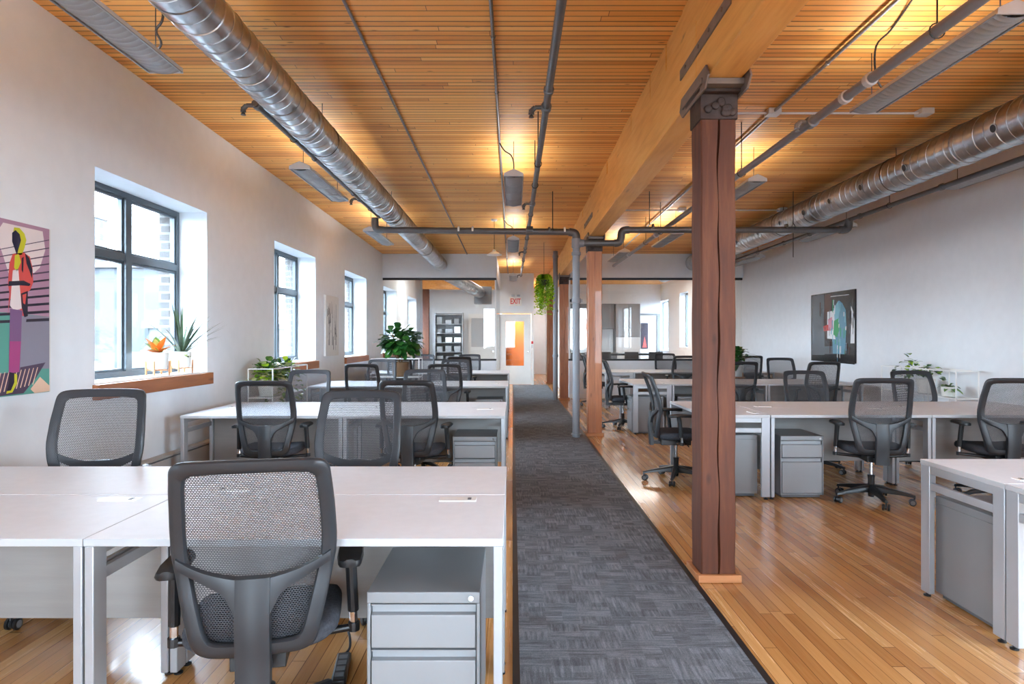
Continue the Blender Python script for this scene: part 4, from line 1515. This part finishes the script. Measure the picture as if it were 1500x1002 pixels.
def zz(px, v):    # v: 0 bottom, 1 top of the canvas along the column px
    Y = XA * F / (px - CX)
    return CY + (CAMZ - (1.055 + 1.07 * v)) * F / Y


def PV(px, py):
    """picture coordinates as read from the photograph crop"""
    return (px, py)


lft = -60
base_pts = [(lft, zz(lft, 1)), (72, zz(72, 1)), (72, zz(72, .0)), (lft, zz(lft, 0))]
poly(a, base_pts, 'art_mauve', .001)
poly(a, [(lft, 455), (14, 458), (72, 464), (72, zz(72, 0)), (lft, zz(lft, 0))], 'art_teal', .0014)
poly(a, [(34, 461), (72, 464), (72, 540), (28, 540)], 'art_grey', .0016)
poly(a, [(4, 326), (62, 339), (66, 366), (58, 392), (44, 405), (12, 400), (2, 368), (-8, 345)], 'art_cream', .0018)
for k in range(11):
    ya = 368 + k * 9.6; w = 1.2 + k * .3
    poly(a, [(lft, ya + 8), (71.5, ya - 17 + k * 1.9), (71.5, ya - 17 + k * 1.9 + w), (lft, ya + 8 + w)], 'art_ink' if k > 4 else 'art_stripe', .0022)
poly(a, [(20, 333), (28, 334), (35, 342), (38, 352), (35, 364), (31, 374), (24, 372), (20, 360), (18, 344)], 'art_yellow', .0028)
poly(a, [(17, 341), (22, 337), (28, 343), (30, 352), (26, 366), (24, 374), (20, 362), (17, 354)], 'art_navy', .0032)
poly(a, [(18, 372), (34, 370), (43, 376), (47, 392), (48, 414), (44, 424), (38, 430), (38, 462), (30, 464), (27, 440), (14, 438), (11, 460), (13, 430), (11, 415), (13, 386)], 'art_red', .0028)
poly(a, [(21, 374), (27, 372), (30, 384), (24, 398), (20, 392)], 'art_yellow', .0032)
poly(a, [(18, 396), (26, 394), (30, 440), (31, 452), (20, 455), (14, 448)], 'art_cream', .0032)
poly(a, [(36, 371), (42, 378), (47, 396), (46, 408), (42, 396), (38, 386)], 'art_ink', .0036)
poly(a, [(12, 412), (34, 411), (44, 416), (42, 419), (28, 418), (11, 419)], 'art_ink', .0038)
poly(a, [(31, 378), (34, 376), (33, 400), (31, 396)], 'art_ink', .0036)
poly(a, [(30, 430), (40, 426), (40, 463), (35, 465), (31, 450)], 'art_ink', .003)
poly(a, [(32, 432), (38, 430), (36, 446), (33, 444)], 'art_red', .0036)
poly(a, [(14, 452), (32, 455), (31, 490), (28, 545), (12, 547), (13, 490)], 'art_purple', .0034)
poly(a, [(13, 500), (30, 500), (27, 545), (12, 547)], 'art_magenta', .0038)
poly(a, [(31, 462), (38, 466), (34, 500), (28, 545), (30, 500)], 'art_grey', .0036)
poly(a, [(lft, 552), (14, 546), (30, 538), (66, 531), (52, 554), (34, 576), (lft, 588)], 'art_stripe', .0024)
for k in range(12):
    x = -12 + k * 6
    poly(a, [(x, 548 - k * .9), (x + 1.2, 547.8 - k * .9), (x - 6, 580 - k * 1.5), (x - 7.5, 580 - k * 1.5)], 'art_peach', .0027)
poly(a, [(44, 570), (58, 552), (72, 565), (72, 573), (50, 576)], 'art_peach', .0026)
poly(a, [(13, 545), (22, 547), (23, 560), (16, 574), (9, 574), (12, 562)], 'art_ink', .004)
poly(a, [(20, 547), (24, 549), (24, 562), (17, 575), (8, 577), (9, 573), (15, 572), (20, 560)], 'art_yellow', .0044)
a.build('printed_artwork', t, smooth=False)

t = thing('wall_canvas', 'small narrow pale sketch canvas between the second and third windows', 'picture', (0, 0, 0))
MB().m('art_paper').box(XL + .001, XA, 10.55, 11.33, 1.12, 2.13).build('canvas', t, bevel=.002)
a = MB().m('art_sketch')
for i in range(30):
    y = R.uniform(10.62, 11.2); z = R.uniform(1.2, 1.85); h_ = R.uniform(.03, .24); w = R.uniform(.006, .035)
    a.add([(XA + .001, y, z), (XA + .001, y + w, z), (XA + .001, y + w * R.uniform(.2, 1), z + h_), (XA + .001, y, z + h_)], [(0, 1, 2, 3)])
for y in (10.72, 10.92, 11.13):
    a.add([(XA + .001, y, 1.3), (XA + .001, y + .04, 1.3), (XA + .001, y + .022, 2.0), (XA + .001, y + .018, 2.0)], [(0, 1, 2, 3)])
a.build('sketch_marks', t, smooth=False)

t = thing('acrylic_picture', 'glossy dark abstract picture with blue, red and green on the right wall', 'picture', (0, 0, 0))
mat('pic_dark', (40, 38, 40), .22, spec=.3); mat('pic_grey', (84, 90, 96), .22, spec=.3)
for n_, c in (('pic_blue', (92, 140, 160)), ('pic_teal', (120, 176, 190)), ('pic_pink', (206, 140, 156)), ('pic_red', (190, 60, 58)), ('pic_green', (54, 150, 92)), ('pic_white', (222, 222, 224)),
              ('pic_brown', (70, 40, 36)), ('pic_black', (18, 16, 18))):
    mat(n_, c, .25, spec=.3)
XB = XR - .03
b = MB().m('pic_dark').box(XB, XR - .001, 10.24, 11.74, 1.015, 2.2); b.build('panel', t, bevel=.002)
a = MB()


def pp(pts, m, l): poly(a, pts, m, l, XB, -1)


pp([(1190, 434), (1207, 431), (1208, 520), (1190, 520)], 'pic_grey', .001)
pp([(1208, 431), (1218, 430), (1217, 470), (1210, 500), (1207, 470)], 'pic_brown', .0012)
pp([(1190, 508), (1240, 506), (1240, 518), (1190, 519)], 'pic_grey', .0014)
pp([(1219, 458), (1224, 448), (1229, 440), (1234, 444), (1239, 454), (1240, 478), (1239, 500), (1237, 519), (1220, 518)], 'pic_blue', .002)
pp([(1221, 452), (1228, 441), (1230, 456), (1228, 470), (1221, 472)], 'pic_teal', .0024)
pp([(1212, 457), (1222, 455), (1224, 497), (1212, 496)], 'pic_white', .0028)
pp([(1206, 478), (1218, 474), (1219, 484), (1207, 485)], 'pic_red', .0032)
pp([(1213, 468), (1219, 464), (1221, 482), (1214, 484)], 'pic_pink', .0036)
pp([(1222, 470), (1229, 466), (1229, 486), (1226, 494), (1221, 490)], 'pic_green', .0036)
pp([(1247, 448), (1250, 456), (1252, 470), (1252, 503), (1246, 503), (1247, 470)], 'pic_white', .0028)
pp([(1190, 520), (1252, 520), (1252, 534), (1190, 528)], 'pic_black', .0018)
for k in range(60):
    px = R.uniform(1192, 1250); py = R.uniform(436, 512); h_ = R.uniform(4, 22); w_ = R.uniform(.3, 1.6)
    inn = 1216 < px < 1240
    pp([(px, py), (px + w_, py + R.uniform(-1, 1)), (px + w_ * .7, py + h_), (px - .2, py + h_ * .9)],
       R.choice(['pic_teal', 'pic_blue', 'pic_white', 'pic_green'] if inn else ['pic_grey', 'pic_black', 'pic_brown', 'pic_grey']), .0040 + k * .00004)
pp([(1240, 432), (1252, 427), (1252, 452), (1246, 448), (1243, 470), (1240, 452)], 'pic_black', .0018)
pp([(1217, 434), (1244, 431), (1244, 432), (1217, 435)], 'pic_white', .0028)
a.build('printed_artwork', t, smooth=False)

# left heater cover
t = thing('baseboard_heater', 'low beige heater cover running along the left window wall', 'heater', (XL + .001, 0, 0))
MB().m('heater').box(0, .085, .2, YP - .05, .001, .36).build('cover', t, bevel=.004)
MB().m('cabinet_dark').box(0, .06, .2, YP - .05, .36, .372).build('vent_slot', t)
MB().m('heater').box(0, .09, .2, YP - .05, .372, .39).build('top_rail', t, bevel=.003)

# ------------------------------------------------------------------ far end details
YS = YD - .06
t = thing('exit_sign', 'white exit sign with red letters above the far door', 'sign', ((755 - CX) * YS / F, YS, 2.56))
MB().m('sign_white').box(-.19, .19, -.02, .03, -.14, .14).build('sign_box', t, bevel=.008)
MB().m('fixture_metal').box(-.12, -.03, -.05, .02, .141, .2).box(.05, .14, -.05, .02, .141, .2).build('emergency_lamp', t, bevel=.006)
cu = bpy.data.curves.new('lettering', 'FONT'); cu.body = 'EXIT'; cu.align_x = 'CENTER'; cu.align_y = 'CENTER'; cu.size = .20; cu.extrude = .003; cu.offset = .004
tmp = bpy.data.objects.new('lettering_source', cu)
dg = bpy.context.evaluated_depsgraph_get()
me = bpy.data.meshes.new_from_object(tmp.evaluated_get(dg) if False else tmp)
bpy.data.objects.remove(tmp)
me.materials.clear(); me.materials.append(M['red_sign'])
o = bpy.data.objects.new('lettering', me); col.objects.link(o); o.parent = t; o.location = (0, -.024, -.005); o.rotation_euler = (PI / 2, 0, 0); o.scale = (.78, 1.15, 1)
tag(o, 'red EXIT letters', None)
t = thing('fire_alarm_station', 'small red fire alarm pull on the wall right of the far door', 'alarm', (.60, YD - .001, 1.2))
MB().m('red_sign').box(-.03, .03, -.04, 0, .06, .14).build('pull_station', t, bevel=.004)
MB().m('fixture_white').box(-.03, .03, -.035, 0, -.06, .04).build('switch_plate', t, bevel=.004)

# kitchen beyond the right glass
t = thing('tall_kitchen_cabinet', 'tall grey kitchen cabinet with double doors behind right glass', 'cabinet', (0, 0, 0))
ya = 22.9
x0, x1 = (902 - CX) * ya / F, (938 - CX) * ya / F
MB().m('kitchen_grey').box(x0, x1, ya + .02, ya + .65, .0, 2.66).build('cabinet_body', t, bevel=.004)
xm = (x0 + x1) / 2
for (a_, c_) in ((x0 + .01, xm - .004), (xm + .004, x1 - .01)):
    d = MB().m('kitchen_grey').box(a_, c_, ya - .002, ya + .019, 1.5, 2.64).build('cabinet_door', t, bevel=.003)
    MB().m('chrome').box((c_ - .05 if a_ < xm - .3 else a_ + .04), (c_ - .035 if a_ < xm - .3 else a_ + .055), ya - .025, ya - .003, 1.6, 1.78).build('door_handle', d)
tag(MB().m('kitchen_light').box(x0 + .01, x1 - .01, ya - .002, ya + .019, .05, 1.47).build('fridge_panel', t, bevel=.003), 'pale steel lower front', None)
x2 = 1.42
t = thing('upper_kitchen_cabinets', 'dark grey wall cabinets beside the tall cabinet behind right glass', 'cabinet', (0, 0, 0))
for k in range(3):
    w_ = (x0 - .02 - x2) / 3
    MB().m('kitchen_dark').box(x2 + k * w_ + .004, x2 + (k + 1) * w_ - .004, ya + .12, ya + .14, 1.78, 2.66).build('cabinet_door', t, bevel=.003)
MB().m('kitchen_dark').box(x2, x0 - .02, ya + .142, ya + .5, 1.77, 2.67).build('cabinet_body', t)
t = thing('kitchen_counter', 'black kitchen counter run behind the right glass partition', 'counter', (0, 0, 0))
MB().m('kitchen_black').box(x2, x0 + .05, ya - .3, ya - .02, .86, .93).build('worktop', t, bevel=.004)
MB().m('kitchen_dark').box(x2 + .02, x0, ya - .28, ya - .02, 0, .859).build('cabinet_body', t)
t = thing('dining_table', 'black dining table standing in the kitchen behind the right glass', 'table', (3.2, 18.4, 0))
MB().m('kitchen_black').box(-1.1, 1.0, -.45, .45, .95, 1.0).build('tabletop', t, bevel=.005)
for (x, y) in ((-1.0, -.38), (.9, -.38), (-1.0, .38), (.9, .38)):
    MB().m('kitchen_black').box(x - .03, x + .03, y - .03, y + .03, 0.001, .95).build('leg', t)
st0 = None
for k, x in enumerate((2.45, 3.2, 3.85)):
    if st0 is None:
        t = thing('bar_stool', None, 'stool')
        MB().m('kitchen_dark').lathe([(.16, .70), (.2, .72), (.2, .75), (.02, .76)], (0, 0, 0), 20).build('seat', t)
        b = MB().m('kitchen_dark')
        b.box(-.19, .19, -.2, -.18, .8, 1.06)
        b.build('backrest', t, bevel=.02)
        for a_ in range(4):
            q_ = a_ * PI / 2 + PI / 4
            MB().m('black_metal').tube([(.22 * math.cos(q_), .22 * math.sin(q_), .001), (.12 * math.cos(q_), .12 * math.sin(q_), .71)], .012, 6).build('leg', t)
        st0 = t
    else:
        t = copy_tree(st0)
    t.location = (x, 17.55, 0); t['label'] = ['grey stool at the left end of the kitchen table behind the glass', 'grey stool in the middle of the kitchen table behind the glass', 'grey stool at the right end of the kitchen table behind the glass'][k]
    t['group'] = 'stools at the kitchen table'
t = thing('coffee_machine', 'black coffee machine on the counter in the kitchen', 'appliance', (1.95, ya - .17, .931))
MB().m('kitchen_black').box(-.12, .12, -.1, .12, 0, .34).build('machine_body', t, bevel=.02)
MB().m('chrome').box(-.07, .07, -.16, -.101, .02, .05).build('drip_tray', t)
# doorway with dark picture
t = thing('framed_poster', 'narrow dark poster on the kitchen end wall beyond the glass', 'picture', (0, 23.79, 0))
px0, px1 = (939 - CX) * 23.8 / F, (949 - CX) * 23.8 / F
MB().m('art_ink').box(px0, px1, -.03, 0, 1.05, 2.0).build('poster', t)
MB().m('art_red').prism([(px0 + .05, 1.1), (px1 - .05, 1.1), ((px0 + px1) / 2, 1.5)], lambda u, v: (u, -.034, v), lambda u, v: (u, -.03, v)).build('poster_shape', t, smooth=False)
b = MB().m('kitchen_grey').box((938 - CX) * 23.78 / F, (967 - CX) * 23.78 / F, 23.76, 23.799, 2.28, 2.35).box((962 - CX) * 23.78 / F, (967 - CX) * 23.78 / F, 23.76, 23.799, 0, 2.28)
struct(b, 'trim_5', smooth=False)

# ------------------------------------------------------------------ outside
mat('hedge', (60, 84, 52), .9, noise=.3, nscale=3)


def block(name, label, cat, m, x0, x1, y0, y1, z0, z1, extra=None):
    t = thing(name, label, cat, ((x0 + x1) / 2, (y0 + y1) / 2, 0))
    cx_, cy_ = (x0 + x1) / 2, (y0 + y1) / 2
    MB().m(m).box(x0 - cx_, x1 - cx_, y0 - cy_, y1 - cy_, z0, z1).build('building_wall', t, smooth=False)
    MB().m('roof_white').box(x0 - cx_ - .3, x1 - cx_ + .3, y0 - cy_ - .3, y1 - cy_ + .3, z1, z1 + .4).build('roof', t, smooth=False)
    return t


GZ = -7.0
block('building', 'pale grey apartment block seen through the left pane of the first window', 'building', 'facade_a', -70, -52, 58, 74, GZ, 11.0)
block('building', 'tall hazy tower seen through the first window', 'building', 'facade_b', -110, -98, 140, 156, GZ, 30.0)
block('building', 'grey office building with balconies behind the window plants', 'building', 'facade_b', -46, -28, 55, 70, GZ, 7.5)
block('building', 'long low grey building across the street outside the windows', 'building', 'facade_a', -26, -18, 46, 90, GZ, 2.2)
t = thing('red_house', 'low house with red wall and white roof outside the first window', 'building', (-22, 26, GZ))
MB().m('red_wall').box(-4, 4, -5, 5, 0, 6.2).build('building_wall', t, smooth=False)
MB().m('roof_white').prism([(-4.4, 6.2), (4.4, 6.2), (0, 8.0)], lambda u, v: (u, -5.4, v), lambda u, v: (u, 5.4, v)).build('roof', t, smooth=False)
b = MB().m('ground_out').box(-400, 400, -200, 400, GZ - .5, GZ)
struct(b, 'ground_outside', smooth=False)

# ------------------------------------------------------------------ light
w = bpy.data.worlds.new('World'); bpy.context.scene.world = w; w.use_nodes = True
nt = w.node_tree
bg = nt.nodes['Background']
tc = nt.nodes.new('ShaderNodeTexCoord'); sp = nt.nodes.new('ShaderNodeSeparateXYZ'); nt.links.new(tc.outputs['Generated'], sp.inputs[0])
rp = nt.nodes.new('ShaderNodeValToRGB'); nt.links.new(sp.outputs[2], rp.inputs[0])
rp.color_ramp.elements[0].position = 0.0; rp.color_ramp.elements[0].color = (.78, .96, 1.12, 1)
rp.color_ramp.elements[1].position = .7; rp.color_ramp.elements[1].color = (.68, .90, 1.14, 1)
nt.links.new(rp.outputs[0], bg.inputs[0])
bg.inputs[1].default_value = 10.0


def area(loc, rot, sx, sy, power, colr=(1, 1, 1)):  # unseen fill light, added to brighten the rooms at the far end
    ld = bpy.data.lights.new('added_fill_light', 'AREA'); ld.shape = 'RECTANGLE'; ld.size = sx; ld.size_y = sy; ld.energy = power; ld.color = colr
    o = bpy.data.objects.new('added_fill_light', ld); col.objects.link(o); o.location = loc; o.rotation_euler = rot
    return o


area((.1, 20.6, 3.2), (0, 0, 0), .6, .3, 30, (1, .95, .88))
area((3.4, 19.5, 3.3), (0, 0, 0), 2.0, 1.2, 35, (1, .98, .95))
area((-1.8, 18.0, 3.3), (0, 0, 0), 1.5, 1.2, 20, (1, .98, .95))
area((1.0, 23.5, 3.3), (0, 0, 0), .5, 2.5, 25, (1, .98, .95))

# ------------------------------------------------------------------ camera
cam = bpy.data.cameras.new('Camera'); co = bpy.data.objects.new('Camera', cam); col.objects.link(co)
co.location = (0, 0, CAMZ); co.rotation_euler = (PI / 2, 0, 0)
cam.sensor_width = 36; cam.lens = F / 1500 * 36
cam.shift_x = -1 / 1500; cam.shift_y = -4 / 1500
cam.clip_start = .05; cam.clip_end = 1000
sc = bpy.context.scene
sc.camera = co
sc.view_settings.view_transform = 'Standard'; sc.view_settings.look = 'None'; sc.view_settings.gamma = 1; sc.view_settings.use_curve_mapping = False
sc.view_settings.exposure = 1.92
try:
    sc.cycles.max_bounces = 10; sc.cycles.diffuse_bounces = 6; sc.cycles.glossy_bounces = 4; sc.cycles.transparent_max_bounces = 16
    sc.cycles.use_denoising = True; sc.cycles.sample_clamp_indirect = 8.0; sc.cycles.caustics_reflective = False; sc.cycles.caustics_refractive = False
except Exception as e:
    print(e)
